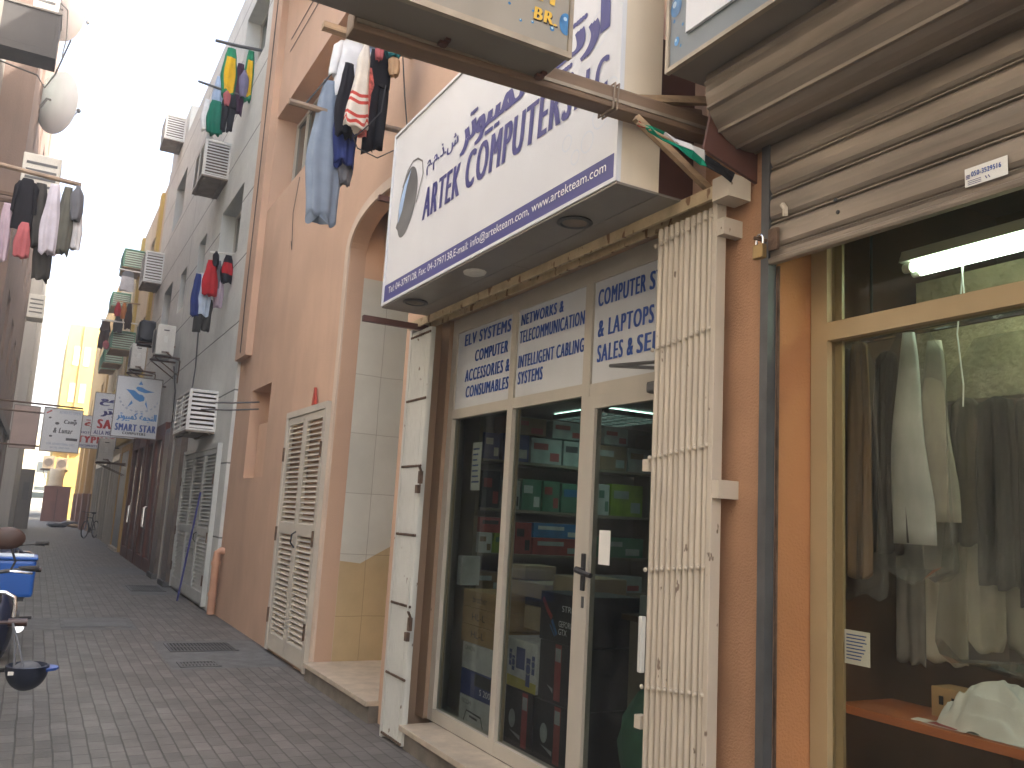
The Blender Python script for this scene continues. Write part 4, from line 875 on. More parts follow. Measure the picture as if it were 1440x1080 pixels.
mb = MB(); mb.tube([(2.03, 2.80, 3.315), (2.46, 2.80, 3.085)], .02, 4); tag(mb.build('wood_brace', M['wood']), 'thin wooden brace from the brown beam down to the gate rail', 'brace')
mb = MB(); mb.tube([(1.99, 2.90, 3.43), (2.50, 2.74, 3.50)], .022, 4); tag(mb.build('wood_brace', M['wood']), 'wooden strip lying from the brown beam up to the wall sign', 'brace')
mb = MB(); mb.tube([(2.03, 2.88, 3.40), (2.5, 2.95, 3.52)], .03, 4); tag(mb.build('wood_brace', M['beam']), 'dark brown slat behind the beam at the end of the white sign', 'brace')
# little flag rolled on a stick
t = thing('flag', 'small drooping flag with red, green, white and black bands under the beam end', 'flag', (2.15, 2.60, 3.1))
b = MB(); b.tube([(1.895, 2.60, 3.172), (2.30, 2.62, 3.12)], .006, 6); b.build('stick', M['wood'], t)
fl = MB(); cols = []
P = [(1.905, 3.185, 3.165), (1.93, 3.182, 3.160), (1.96, 3.178, 3.155), (2.03, 3.172, 3.140), (2.10, 3.166, 3.118), (2.17, 3.158, 3.100), (2.23, 3.148, 3.088), (2.25, 3.138, 3.082), (2.33, 3.118, 3.066), (2.40, 3.090, 3.055)]
for k in range(len(P) - 1):
    (xa, ta, ba), (xb, tb, bb_) = P[k], P[k + 1]
    for (f0, f1, slot) in ((0, .52, None), (.52, 1, None)):
        za0, za1 = ta + (ba - ta) * f0, ta + (ba - ta) * f1; zb0, zb1 = tb + (bb_ - tb) * f0, tb + (bb_ - tb) * f1
        ya = 2.605 + .012 * math.sin(k * 1.9 + f0 * 3); yb = 2.605 + .012 * math.sin((k + 1) * 1.9 + f0 * 3)
        yc = 2.605 + .012 * math.sin(k * 1.9 + f1 * 3); yd = 2.605 + .012 * math.sin((k + 1) * 1.9 + f1 * 3)
        fl.verts_faces([(xa, ya, za0), (xb, yb, zb0), (xb, yd, zb1), (xa, yc, za1)], [(0, 1, 2, 3)])
        cols.append(0 if k < 1 else (1 if k < 3 else (3 if k >= 7 else (2 if f0 == 0 else 1))))
o = fl.build('cloth', [cloth('flag_red', (.35, .05, .03)), cloth('flag_green', (.01, .20, .12)), cloth('flag_white', (.6, .58, .56)), cloth('flag_black', (.02, .02, .022))], t)
for p, c_ in zip(o.data.polygons, cols): p.material_index = c_
s_ = o.modifiers.new('thick', 'SOLIDIFY'); s_.thickness = .003

# ================================================================== LAUNDRY SHOP WINDOW
WX = 2.74
t = thing('laundry_window', 'tan framed shop window of the laundry beside the orange jamb', 'window', (WX, 0, 0))
f = MB(); f.box(WX, WX + .07, 2.412, 2.495, .0, 3.2).box(WX, WX + .07, -3.2, 2.412, 2.395, 2.47).box(WX, WX + .07, -3.2, 2.412, .0, .12).box(WX, WX + .07, -3.2, 2.412, 2.95, 3.1)
f.build('frame', M['alutan'], t)
f = MB(); f.box(WX + .045, WX + .06, 2.375, 2.411, .12, 2.394).box(WX + .045, WX + .06, 2.375, 2.411, 2.471, 2.95); f.build('inner_bead', M['alutan'], t)
box(WX + .03, WX + .038, -3.2, 2.412, .12, 2.395).build('pane', M['glass2'], t); box(WX + .03, WX + .038, -3.2, 2.412, 2.47, 2.95).build('upper_pane', M['glass2'], t)
notice(WX + .05, 2.255, 2.37, 1.14, 1.265, 'small white note with red heading on the laundry glass', 8)
t = thing('window_shelf', 'orange brown wooden shelf inside the laundry window', 'shelf', (2.95, 0, .95)); box(2.80, 3.12, -3.0, 2.42, .955, .985).build('board', M['shelforange'], t)
for i, (x, y, w, h, a, m, lb) in enumerate(((2.84, 2.08, .09, .05, .3, 'paper', 'white slip of paper leftmost on the orange shelf'), (2.83, 2.0, .11, .05, -.2, 'g_red', 'orange red card among the papers on the orange shelf'), (2.83, 1.87, .10, .04, .1, 'paper', 'white slip of paper right of the orange red card'), (2.84, 1.64, .12, .08, .5, 'paper', 'pile of pale papers under the cream tub at the right edge'))):
    b = MB(); b.box(x, x + h, y - w / 2, y + w / 2, .9855 + .001 * i, .988 + .001 * i); o = b.build('paper_slip', M[m]); tag(o, lb, 'paper'); o.rotation_euler = (0, 0, a * .5)
t = thing('carton', 'small brown cardboard box at the back of the orange shelf', 'box', (3.0, 2.08, .985)); box(2.99, 3.1, 2.0, 2.15, .985, 1.09).build('case', M['cardboard'], t)
b = MB()
for y in (2.11, 2.06): b.box(2.986, 2.9895, y - .008, y + .008, 1.03, 1.06)
b.build('hand_hole', M['dark'], t)
t = thing('cream_tub', 'cream plastic tub standing on papers at the right end of the shelf', 'tub', (2.86, 1.58, .99)); MB().lathe([(.04, 0), (.048, .07), (.052, .072), (.052, .085), (.02, .088)], (2.87, 1.585, .992), seg=20).build('body', M['barrel'], t, smooth=True)
# tube light
t = thing('tube_light', 'bright greenish white twin tube light hung in the laundry window', 'tube light', (3.0, 1.5, 2.68))
b = MB(); b.prism([(2.985, 2.735), (3.09, 2.735), (3.07, 2.785), (3.005, 2.785)], 'Y', .6, 2.26); b.build('batten', M['acwhite'], t)
for x, z in ((3.01, 2.71), (3.065, 2.705)):
    o = MB().cyl((x, .62, z), (x, 2.215, z), .019, 14).build('tube', M['lamp'], t, smooth=True)
    MB().cyl((x, 2.2155, z), (x, 2.25, z), .02, 12).build('tube_cap', M['acwhite'], t)
b = MB(); b.tube([(3.02, 2.0, 2.69), (3.0, 2.02, 2.4), (3.0, 2.0, 2.2), (3.01, 2.01, 2.12)], .003, 5); b.tube([(3.02, 2.01, 2.69), (3.0, 1.985, 2.5)], .003, 5); b.build('pull_string', M['textwhite'], t)
t = thing('clothes_rail', 'steel rail the finished clothes hang from in the laundry window', 'rail', (3.12, 0, 2.47)); MB().cyl((3.12, -3.0, 2.47), (3.12, 2.55, 2.47), .012, 10).build('tube', M['chrome'], t)
for y in (2.5, 0.5): MB().cyl((3.12, y, 2.47), (3.12, y, 3.25), .006, 6).build('hanger_rod', M['steelgrey'], t)

# ================================================================== CLOTHES
def cloth_tube(mb, cx, cy, zt, L, prof, th, nf, amp, axis, seed, slots=None, matfn=None, lev=18, seg=26, tilt=0.0):
    """one hanging piece: prof = [(t, half width, sideways shift)]"""
    r = random.Random(seed); ph = r.uniform(0, 6.28); ph2 = r.uniform(0, 6.28); rings = []
    def at(t):
        for (a, b) in zip(prof, prof[1:]):
            if a[0] <= t <= b[0]:
                k = (t - a[0]) / (b[0] - a[0] + 1e-9); k = k * k * (3 - 2 * k)
                return a[1] + (b[1] - a[1]) * k, a[2] + (b[2] - a[2]) * k
        return prof[-1][1], prof[-1][2]
    for i in range(lev + 1):
        t = i / lev; hw, sh = at(t); ring = []
        tt = th * (.35 + .65 * min(1, t * 4)) 
        for j in range(seg):
            q = 2 * math.pi * j / seg
            fold = math.sin(nf * q * .5 * 2 + ph + 1.3 * math.sin(2.2 * t + ph2)) * amp * (.35 + .65 * t)
            u = hw * math.cos(q) * (1 + .06 * math.sin(5 * t + ph) + .25 * fold)
            v = tt * (math.sin(q) * (1 + fold) + .5 * fold)
            z = zt - L * t + .03 * L * math.sin(2 * q + ph) * t + .025 * L * math.sin(5 * q + ph2) * (t > .9)
            u += sh
            ring.append(mb.bm.verts.new((cx + u, cy + v + tilt * t, z) if axis == 'X' else (cx + v + tilt * t, cy + u, z)))
        rings.append(ring)
    for i in range(lev):
        for j in range(seg):
            f = mb.bm.faces.new((rings[i][j], rings[i][(j + 1) % seg], rings[i + 1][(j + 1) % seg], rings[i + 1][j])); f.smooth = True
            if matfn: f.material_index = matfn((i + .5) / lev, (j + .5) / seg)
    mb.bm.faces.new(rings[0][::-1]); mb.bm.faces.new(rings[-1])
_seed = [100]
def garment(name, label, cat, group, x, y, zt, w, L, kind, mats, axis='X', matfn=None, th=None):
    _seed[0] += 1; sd = _seed[0]; mb = MB(); h = w / 2; th = th or max(.03, min(.06, w * .26))
    if kind == 'shirt':
        cloth_tube(mb, x, y, zt, L, [(0, h * .45, 0), (.12, h * .72, 0), (.5, h * .8, 0), (1, h * .85, 0)], th, 4, .22, axis, sd, matfn=matfn)
        for s in (-1, 1):
            cloth_tube(mb, x, y + .004 if axis == 'X' else y, zt - .06 * L, L * .62, [(0, h * .22, s * h * .5), (.2, h * .25, s * h * .78), (1, h * .2, s * h * .92)], th * .7, 3, .2, axis, sd + 50, matfn=matfn, lev=12, seg=14)
    elif kind == 'trousers':
        cloth_tube(mb, x, y, zt, L * .36, [(0, h * .75, 0), (1, h * .92, 0)], th, 4, .2, axis, sd, matfn=matfn, lev=8)
        cloth_tube(mb, x, y - .012, zt - L * .28, L * .72, [(0, h * .46, -h * .4), (1, h * .42, -h * .48)], th * .9, 3, .25, axis, sd + 3, matfn=matfn, lev=14, seg=18)
        cloth_tube(mb, x, y + .012, zt - L * .28, L * .66, [(0, h * .46, h * .4), (1, h * .40, h * .36)], th * .9, 3, .25, axis, sd + 5, matfn=matfn, lev=14, seg=18)
    elif kind == 'towel':
        cloth_tube(mb, x, y, zt, L, [(0, h * .2, h * .3), (.25, h * .5, h * .2), (1, h * .95, 0)], th * .7, 5, .4, axis, sd, matfn=matfn, lev=26)
    elif kind == 'drape':
        cloth_tube(mb, x, y, zt, L, [(0, h * .5, 0), (.2, h * .7, 0), (.6, h, 0), (1, h * .85, h * .1)], th, 7, .5, axis, sd, matfn=matfn, lev=24, seg=40)
    elif kind == 'robe':
        cloth_tube(mb, x, y, zt, L, [(0, h * .35, 0), (.1, h * .75, 0), (1, h, 0)], th, 5, .22, axis, sd, matfn=matfn, lev=20)
    else:  # bunch
        cloth_tube(mb, x, y, zt, L, [(0, h * .3, 0), (.3, h, 0), (.7, h * .9, h * .1), (1, h * .62, h * .15)], th * 1.2, 6, .5, axis, sd, matfn=matfn, lev=12)
    o = mb.build(name, mats)
    tag(o, label, cat, group); return o
def line_cable(pts, label, r=.006, m='cable', name='wire'):
    mb = MB(); mb.tube(pts, r, 6); return tag(mb.build(name, M[m]), label, 'wire' if name == 'wire' else name)
def pole(a, b, r, label, m='bamboo', sec=7):
    mb = MB(); mid = [a[i] * .5 + b[i] * .5 for i in range(3)]; mid[2] -= .012; mb.tube([a, mid, b], r, sec); return tag(mb.build('clothes_pole', M[m]), label, 'clothes pole')
C = {k: cloth(k, v) for k, v in dict(white=(.62, .64, .66), ltblue=(.32, .42, .58), navy=(.028, .042, .15), denim=(.19, .235, .30), grey=(.13, .135, .15), black=(.016, .016, .02), cream=(.55, .52, .46),
     redstripe=(.42, .06, .05), pink=(.34, .10, .11), teal=(.02, .13, .15), beige=(.40, .27, .16), red=(.36, .02, .025), jgreen=(.02, .20, .10), jyellow=(.62, .38, .015), plum=(.055, .025, .05), purple=(.16, .15, .24), dgreen=(.01, .13, .085),
     olive=(.10, .10, .085), mauve=(.35, .28, .33), dkbrown=(.055, .038, .03), tan=(.33, .20, .11), offwhite=(.54, .50, .43), dkgrey=(.05, .048, .045), orange=(.45, .16, .04), check=(.52, .52, .54), greyrobe=(.20, .19, .175), kandura=(.42, .39, .34)).items()}
G1 = 'washing hung over the arched passage'
pole((1.48, 7.0, 5.0), (2.62, 7.02, 5.03), .028, 'grey wooden clothes pole with tied rope ends sticking out below the big window recess')
t = MB(); t.box(1.70, 2.6, 6.96, 7.04, 5.745, 5.80); tag(t.build('clothes_pole', M['wood']), 'flat wooden lath carrying the washing above the arched passage', 'clothes pole')
line_cable([(1.62, 7.0, 5.02), (1.85, 7.02, 5.42), (2.05, 7.0, 5.70)], 'cord sagging from the grey clothes pole up to the wooden lath', .008)
line_cable([(2.33, 6.72, 5.72), (2.40, 6.72, 5.2), (2.44, 6.72, 4.95), (2.36, 6.72, 4.7), (2.2, 6.72, 4.58), (2.02, 6.72, 4.62), (1.98, 6.72, 4.7), (2.1, 6.72, 4.85), (2.2, 6.72, 5.0), (2.22, 6.72, 5.25)], 'loose loop of cable hanging in front of the black trousers', .006)
garment('shirt', 'white shirt drying leftmost on the lath above the arch', 'shirt', G1, 2.0, 7.02, 5.74, .36, .56, 'shirt', C['white'])
garment('shirt', 'pale blue shirt behind the white red-striped towel', 'shirt', G1, 2.16, 7.06, 5.76, .30, .55, 'shirt', C['ltblue'])
garment('jeans', 'long pale blue jeans hanging lowest on the left above the arch', 'jeans', G1, 1.84, 7.03, 5.30, .30, 1.26, 'drape', C['denim'])
garment('trousers', 'navy trousers drying beside the pale blue jeans', 'trousers', G1, 1.97, 6.94, 5.28, .20, .74, 'drape', C['navy'])
garment('trousers', 'dark grey cloth hanging under the navy trousers', 'trousers', G1, 2.0, 7.0, 4.85, .16, .46, 'bunch', C['grey'])
garment('trousers', 'black trousers drying between the white shirt and the striped towel', 'trousers', G1, 1.915, 6.82, 5.40, .16, .66, 'drape', C['black'])
garment('towel', 'white towel with red stripes near its lower edge', 'towel', G1, 2.0, 6.76, 5.6, .22, .78, 'towel', [C['cream'], C['redstripe']], matfn=lambda t, q: 1 if (.62 < t < .66 or .70 < t < .73 or .86 < t < .89 or .93 < t < .96) else 0)
garment('scarf', 'pink and red patterned cloth hanging beside the striped towel', 'scarf', G1, 2.10, 6.83, 5.42, .14, .62, 'drape', mat('cloth_pink_floral', (.50, .12, .10), .9, 0, .6, 22))
garment('scarf', 'knotted pink cloth at the top of the washing above the arch', 'scarf', G1, 2.135, 6.72, 5.68, .09, .21, 'bunch', C['pink'])
garment('trousers', 'long black trousers drying at the right above the arch', 'trousers', G1, 2.20, 6.86, 5.62, .24, .94, 'trousers', C['black'])
garment('cap', 'dark teal cloth bundled at the top right of the washing above the arch', 'cloth', G1, 2.26, 6.74, 5.71, .16, .18, 'bunch', C['teal'])
garment('underwear', 'beige cloth tied above the long black trousers', 'cloth', G1, 2.285, 6.74, 5.56, .11, .19, 'bunch', C['beige'])
G2 = 'washing high on the grey building'
pole((1.80, 15, 9.62), (2.6, 15, 9.69), .03, 'upper grey clothes pole high on the grey building', 'steelgrey'); pole((1.6, 15.0, 8.79), (2.5, 15, 8.74), .022, 'lower short clothes pole on the grey building beneath the yellow jerseys', 'steelgrey')
jfn = lambda t, q: (0 if (t < .22 or t > .92 or abs(math.cos(2 * math.pi * q)) > .72) else 1)
garment('jersey', 'green and yellow striped jersey hanging left on the upper grey pole', 'jersey', G2, 2.09, 15.0, 9.56, .27, .9, 'drape', [C['jgreen'], C['jyellow']], matfn=jfn)
garment('jersey', 'green and yellow jersey hanging alone right by the grey wall', 'jersey', G2, 2.42, 15.0, 9.62, .19, .93, 'drape', [C['jgreen'], C['jyellow']], matfn=jfn)
garment('trousers', 'plum trousers between the two green and yellow jerseys', 'trousers', G2, 2.28, 15.05, 9.35, .22, .95, 'drape', C['plum'])
garment('shirt', 'purple grey shirt below the plum trousers near the grey wall', 'shirt', G2, 2.34, 14.95, 9.2, .16, .5, 'bunch', C['purple'])
garment('shirt', 'dark green shirt hanging lowest left under the jerseys', 'shirt', G2, 1.93, 14.95, 8.5, .29, .6, 'drape', C['dgreen'])
garment('shirt', 'black shirt hanging lowest right under the jerseys', 'shirt', G2, 2.14, 14.95, 8.68, .27, .7, 'trousers', C['black'])
garment('shirt', 'white shirt leftmost of the washing under the jerseys', 'shirt', G2, 1.79, 15.03, 8.52, .15, .57, 'drape', C['white'])
garment('shirt', 'grey blue shirt under the left jersey', 'shirt', G2, 1.95, 15.05, 9.0, .18, .6, 'drape', C['ltblue'])
garment('scarf', 'small red cloth between the dark green and the black shirt', 'scarf', G2, 2.08, 14.88, 8.7, .13, .27, 'bunch', C['pink'])
G3 = 'washing low on the grey building'
pole((1.95, 15.05, 5.42), (2.52, 15.05, 5.5), .014, 'thin rod with washing low on the grey building above the louvred door', 'acwhite')
pole((2.1, 14.9, 5.80), (2.55, 14.9, 5.86), .014, 'thin upper rod with socks on the grey building above the louvred door', 'acwhite')
garment('shirt', 'red shirt drying on the thin rod on the grey wall', 'shirt', G3, 2.15, 14.9, 5.66, .25, .6, 'drape', C['red'])
garment('shirt', 'navy shirt leftmost on the thin rod on the grey wall', 'shirt', G3, 1.98, 15.02, 5.42, .17, .72, 'drape', C['navy'])
garment('shirt', 'pale blue white shirt beside the navy one on the grey wall', 'shirt', G3, 2.10, 15.03, 5.44, .24, .72, 'drape', cloth('paleblue', (.42, .50, .60)))
garment('trousers', 'charcoal trousers hanging lowest on the grey wall', 'trousers', G3, 2.13, 15.06, 5.02, .33, .58, 'trousers', C['dkgrey'])
garment('sock', 'black sock pair at the top of the red shirt', 'sock', G3, 2.2, 14.86, 5.82, .11, .26, 'bunch', C['black'])
garment('shirt', 'grey shirt right of the red one by the grey wall', 'shirt', G3, 2.33, 15.0, 5.46, .17, .56, 'drape', C['mauve'])
garment('trousers', 'black and red cloth rightmost on the upper thin rod', 'cloth', G3, 2.41, 14.9, 5.80, .2, .48, 'drape', [C['black'], C['red']], matfn=lambda t, q: 1 if (.3 < t < .7 and .55 < q < .9) else 0)
garment('shirt', 'dark grey cloth between the two thin rods on the grey wall', 'cloth', G3, 2.28, 14.98, 5.7, .12, .5, 'drape', C['grey'])
G4 = 'washing on the left hand wall'
pole((-1.62, 11, 5.31), (.04, 11, 5.205), .028, 'weathered grey pole with washing sticking out of the left wall')
garment('shirt', 'black shirt at the left end of the left wall pole', 'shirt', G4, -.50, 11.0, 5.15, .24, .60, 'shirt', C['black'])
garment('shirt', 'pinkish red cloth under the black shirt on the left wall', 'cloth', G4, -.47, 10.95, 4.62, .17, .40, 'drape', C['pink'])
garment('shirt', 'grey checked shirt between the black and the white one', 'shirt', G4, -.36, 11.04, 5.14, .2, .74, 'drape', C['dkgrey'])
garment('shirt', 'white long shirt in the middle of the left wall pole', 'shirt', G4, -.22, 10.97, 5.14, .20, .82, 'drape', cloth('mauvewhite', (.46, .44, .50)))
garment('trousers', 'dark trousers hanging lowest on the left wall pole', 'trousers', G4, -.25, 11.06, 4.85, .19, .82, 'drape', C['dkgrey'])
garment('shirt', 'olive shirt right of the white one on the left wall pole', 'shirt', G4, -.085, 11.0, 5.15, .18, .80, 'drape', C['olive'])
garment('cloth', 'grey blue cloth at the tip of the left wall pole', 'cloth', G4, .015, 10.97, 5.18, .15, .42, 'bunch', C['grey'])
garment('cloth', 'pale blue white cloth under the tip of the left wall pole', 'cloth', G4, .05, 11.04, 4.9, .14, .46, 'drape', C['check'])
garment('cloth', 'mauve cloth close to the wall on the left pole', 'cloth', G4, -.66, 11.0, 4.82, .14, .66, 'drape', C['mauve'])
G5 = 'washing far down the yellow buildings'
pole((1.6, 32, 9.42), (2.5, 32, 9.42), .03, 'far clothes pole with checked shorts on the yellow building', 'acwhite'); pole((1.7, 33, 8.50), (2.5, 33, 8.5), .03, 'far clothes rack with red and brown clothes on the yellow building', 'wood')
garment('shorts', 'white checked shorts with dark waist far up the yellow building', 'shorts', G5, 1.93, 32, 9.40, .48, .72, 'robe', [C['check'], C['grey']], matfn=lambda t, q: 1 if t < .3 else 0)
garment('shirt', 'small red shirt on the far clothes rack', 'shirt', G5, 1.80, 33, 8.46, .2, .5, 'drape', C['red'])
garment('shirt', 'small orange shirt on the far clothes rack', 'shirt', G5, 2.0, 33, 8.46, .2, .56, 'drape', C['orange'])
garment('trousers', 'dark trousers under the red and orange shirts on the far rack', 'trousers', G5, 1.87, 33.05, 8.1, .3, .7, 'drape', C['dkgrey'])
garment('trousers', 'brown trousers rightmost on the far clothes rack', 'trousers', G5, 2.17, 33, 8.48, .25, .92, 'drape', C['dkbrown'])
garment('trousers', 'long dark trousers hanging farthest out over the far alley', 'trousers', G5, 1.48, 33, 7.72, .36, .98, 'trousers', C['dkbrown'])
garment('cloth', 'small pink cloth under the long dark trousers far away', 'cloth', G5, 1.56, 32.95, 7.03, .2, .3, 'bunch', C['pink'])
pole((1.3, 33, 7.76), (2.5, 33, 7.78), .03, 'lower far clothes pole carrying the long dark trousers', 'acwhite')
# inside the laundry window
G6 = 'clothes in the laundry window'
LX = 3.06
from mathutils import noise as NZ
def sheetcloth(name, label, cat, y, zt, w, L, m, x, top=.8, waves=5, amp=.014, hem=.0, seed=0, group=G6):
    mb = MB(); nu, nv = 30, 22; F = []; Bk = []
    for i in range(nv + 1):
        t = i / nv; hw = w / 2 * (top + (1 - top) * min(1, t * 3)); fr = []; bk = []
        for j in range(nu + 1):
            u = j / nu * 2 - 1; fold = amp * (.25 + .75 * t) * (math.sin(waves * 1.7 * u + seed + .7 * math.sin(2.3 * t + seed)) + .45 * math.sin(waves * 3.9 * u + 2 * seed)) + .008 * NZ.noise((u * 2, t * 5, seed))
            z = zt - L * t - hem * (1 - u * u) * t + .008 * math.sin(7 * u + seed) * t
            sl = .03 * (1 - t) * (abs(u) ** 2) * (1 if top > .6 else 0)
            fr.append(mb.bm.verts.new((x + fold, y + hw * u, z - sl))); bk.append(mb.bm.verts.new((x + fold * .7 + .022 * (1 - u ** 6) + .003, y + hw * u, z - sl)))
        F.append(fr); Bk.append(bk)
    for i in range(nv):
        for j in range(nu):
            for g, fl in ((F, False), (Bk, True)):
                q = (g[i][j], g[i][j + 1], g[i + 1][j + 1], g[i + 1][j]); f = mb.bm.faces.new(q[::-1] if fl else q); f.smooth = True
        for j in (0, nu): mb.bm.faces.new((F[i][j], F[i + 1][j], Bk[i + 1][j], Bk[i][j]))
    for j in range(nu):
        for i in (0, nv): mb.bm.faces.new((F[i][j], F[i][j + 1], Bk[i][j + 1], Bk[i][j]))
    return tag(mb.build(name, m), label, cat, group)
sheetcloth('shirt', 'grey mauve shirt hanging at the window post of the laundry', 'shirt', 2.60, 2.44, .15, .86, C['mauve'], LX, .7, 3, .016, 0, 1)
sheetcloth('shirt', 'tan brown shirt second from the post in the laundry window', 'shirt', 2.50, 2.45, .13, .98, C['tan'], LX - .03, .7, 3, .018, .02, 2)
sheetcloth('trousers', 'dark brown trousers between the tan shirt and the white trousers', 'trousers', 2.40, 2.40, .15, .84, C['dkbrown'], LX + .02, .7, 3, .014, 0, 3)
def flatpants(label, y, zt, w, L, m, x=LX, slit=False, top=.35):
    mb = MB(); n = 14; rings = []
    h = w / 2
    for i in range(n + 1):
        t = i / n; hw = h * (top + (1 - top) * min(1, t * 1.25) ** .8); ring = []
        for j in range(16):
            q = 2 * math.pi * j / 16
            ring.append(mb.bm.verts.new((x + .018 * math.sin(q) * (1 + .4 * math.sin(3 * t + j)) + .006 * math.sin(9 * t), y + hw * math.copysign(abs(math.cos(q)) ** .6, math.cos(q)) + .012 * math.sin(4 * t), zt - L * t)))
        rings.append(ring)
    for i in range(n):
        for j in range(16):
            f = mb.bm.faces.new((rings[i][j], rings[i][(j + 1) % 16], rings[i + 1][(j + 1) % 16], rings[i + 1][j])); f.smooth = True
    mb.bm.faces.new(rings[0][::-1]); mb.bm.faces.new(rings[-1])
    o = mb.build('trousers', m); tag(o, label, 'trousers', G6)
    if slit:
        b = MB(); flat(b, [(y + .005, zt - L * .995), (y - .006, zt - L * .995), (y + .008, zt - L * .83)], 'X', x - .026, 0)
        s = b.build('hem_slit', M['dark']); s.parent = o; s.location = s.location - o.location
    return o
flatpants('crisp white trousers hanging in front in the laundry window', 2.235, 2.44, .19, .84, cloth('crispwhite', (.55, .56, .57)), LX - .05, True, .22)
flatpants('beige trousers just behind the crisp white ones', 2.15, 2.40, .17, .71, C['kandura'], LX - .01, False, .3)
sheetcloth('trousers', 'olive brown trousers right of the beige ones in the laundry', 'trousers', 2.06, 2.17, .15, .56, mat('cloth_olivebrown', (.10, .085, .06), .9), LX + .03, .75, 3, .012, 0, 4)
sheetcloth('suit', 'dark grey suit hanging right of the olive brown trousers', 'suit', 1.93, 2.16, .16, .68, C['dkgrey'], LX + .02, .85, 4, .014, .02, 5)
sheetcloth('suit', 'black suit with folded lapel second from the right window edge', 'suit', 1.80, 2.15, .15, .74, C['black'], LX + .03, .85, 4, .014, .0, 6)
sheetcloth('suit', 'charcoal suit at the right edge of the laundry window', 'suit', 1.66, 2.15, .18, .74, C['olive'], LX + .01, .85, 4, .016, .0, 7)
sheetcloth('robe', 'long pale robe hanging low behind the white trousers', 'robe', 2.18, 1.80, .20, .64, C['kandura'], LX + .05, .95, 2, .007, .0, 8)
sheetcloth('robe', 'cream robe with a rounded hem beside the long pale robe', 'robe', 2.02, 1.72, .17, .44, C['offwhite'], LX + .06, .95, 2, .007, .06, 9)
sheetcloth('robe', 'beige robe low at the right edge of the laundry window', 'robe', 1.86, 1.62, .17, .36, C['kandura'], LX + .07, .95, 2, .007, .03, 10)
sheetcloth('robe', 'dull brown grey robe lowest at the right edge of the laundry window', 'robe', 1.69, 1.60, .18, .36, C['greyrobe'], LX + .06, .95, 2, .007, .0, 11)
sheetcloth('robe', 'dark grey robe hanging low left of the pale robes', 'robe', 2.315, 1.66, .13, .52, C['greyrobe'], LX + .04, .9, 2, .007, .0, 12)
b = MB(); nn = 70; grid = []
for i in range(nn + 1):
    rowv = []
    for j in range(nn + 1):
        u, v = i / nn * 2 - 1, j / nn * 2 - 1; rr = min(1.0, math.sqrt(u * u + v * v) * (1 + .18 * NZ.noise((u * 1.7, v * 1.7, 3))))
        wx = u + .5 * NZ.noise((u * 1.3, v * 1.3, 8)); wy = v + .5 * NZ.noise((u * 1.3, v * 1.3, 15))
        fold = 1 - math.sqrt(NZ.noise((wx * 1.6 + wy * 1.4, wy * 3.0 - wx * 1.0, 5)) ** 2 + .006) * 2.2
        h = (1 - rr ** 2) ** .9 * (.105 + .085 * max(-.2, fold) + .012 * NZ.noise((wx * 3, wy * 3, 1)))
        rowv.append(b.bm.verts.new((2.945 + .125 * u + .012 * fold * (1 - rr), 1.85 + .22 * v, .988 + max(0, h))))
    grid.append(rowv)
for i in range(nn):
    for j in range(nn): f = b.bm.faces.new((grid[i][j], grid[i + 1][j], grid[i + 1][j + 1], grid[i][j + 1])); f.smooth = True
o = b.build('crumpled_cloth', cloth('laundrywhite', (.50, .50, .48)), smooth=True); tag(o, 'crumpled white cloth heaped on the orange shelf', 'cloth', G6)
for (y, w, z0, z1, lb, x) in ((2.21, .34, 1.50, 2.44, 'clear plastic garment cover over the crisp white trousers', LX - .11), (1.86, .56, 1.2, 2.38, 'clear plastic garment cover over the grey suits', LX - .07), (2.50, .28, 1.40, 2.44, 'clear plastic garment cover over the tan shirt', LX - .10)):
    mb = MB(); cloth_tube(mb, x + .05, y, z1, z1 - z0, [(0, w * .2, 0), (.15, w * .42, 0), (1, w * .5, 0)], .05, 5, .35, 'Y', int(y * 100), lev=16)
    tag(mb.build('garment_cover', M['plastic'], smooth=True), lb, 'plastic cover', G6)

# ================================================================== GREY BUILDING
GX = 2.50
gb = thing('apartment_building', 'pale grey scored apartment building with air conditioner cages next to the pink one', 'building', (4.5, 20.8, 0))
def building(t, x, y0, y1, top, holes, depth, m, mrev=None, xb=None, glass='winglass', framem='alu'):
    mb = MB(); facade(mb, x, rect(y0, y1, -.2, top), [rect(*h) for h in holes], depth, False); shell(mb, x, (x + 6) if xb is None else xb, y0, y1, -.2, top); mb.build('wall', m, t)
    for (a, b, c, d) in holes:
        s = 1 if (xb is None or xb > x) else -1
        r = MB(); h = rect(a, b, c, d)
        for i in range(4): r.verts_faces([(x, *h[i]), (x, *h[(i + 1) % 4]), (x + s * depth, *h[(i + 1) % 4]), (x + s * depth, *h[i])], [(0, 1, 2, 3)])
        w = r.build('window', mrev or m, t)
        f = MB(); q = .05; xx = x + s * (depth - .06); x2 = x + s * depth
        f.box(xx, x2, a, a + q, c, d).box(xx, x2, b - q, b, c, d).box(xx, x2, a + q, b - q, c, c + q).box(xx, x2, a + q, b - q, d - q, d).box(xx, x2, (a + b) / 2 - .025, (a + b) / 2 + .025, c + q, d - q)
        fr = f.build('frame', M[framem], t); fr.parent = w
        p = box(x + s * (depth - .03), x + s * (depth - .02), a + q, b - q, c + q, d - q).build('pane', M[glass], t); p.parent = w
building(gb, GX, 13.56, 28.0, 11.7, [(14.7, 16.7, 5.85, 7.08), (18.45, 19.4, 6.3, 7.2), (21.0, 22.0, 6.1, 7.1), (23.6, 25.4, 5.9, 7.3), (14.2, 16.3, 9.35, 10.9), (19.3, 20.4, 9.0, 10.2), (23.4, 25.4, 9.1, 10.4)], .32, M['greyscored'], M['greywall'])
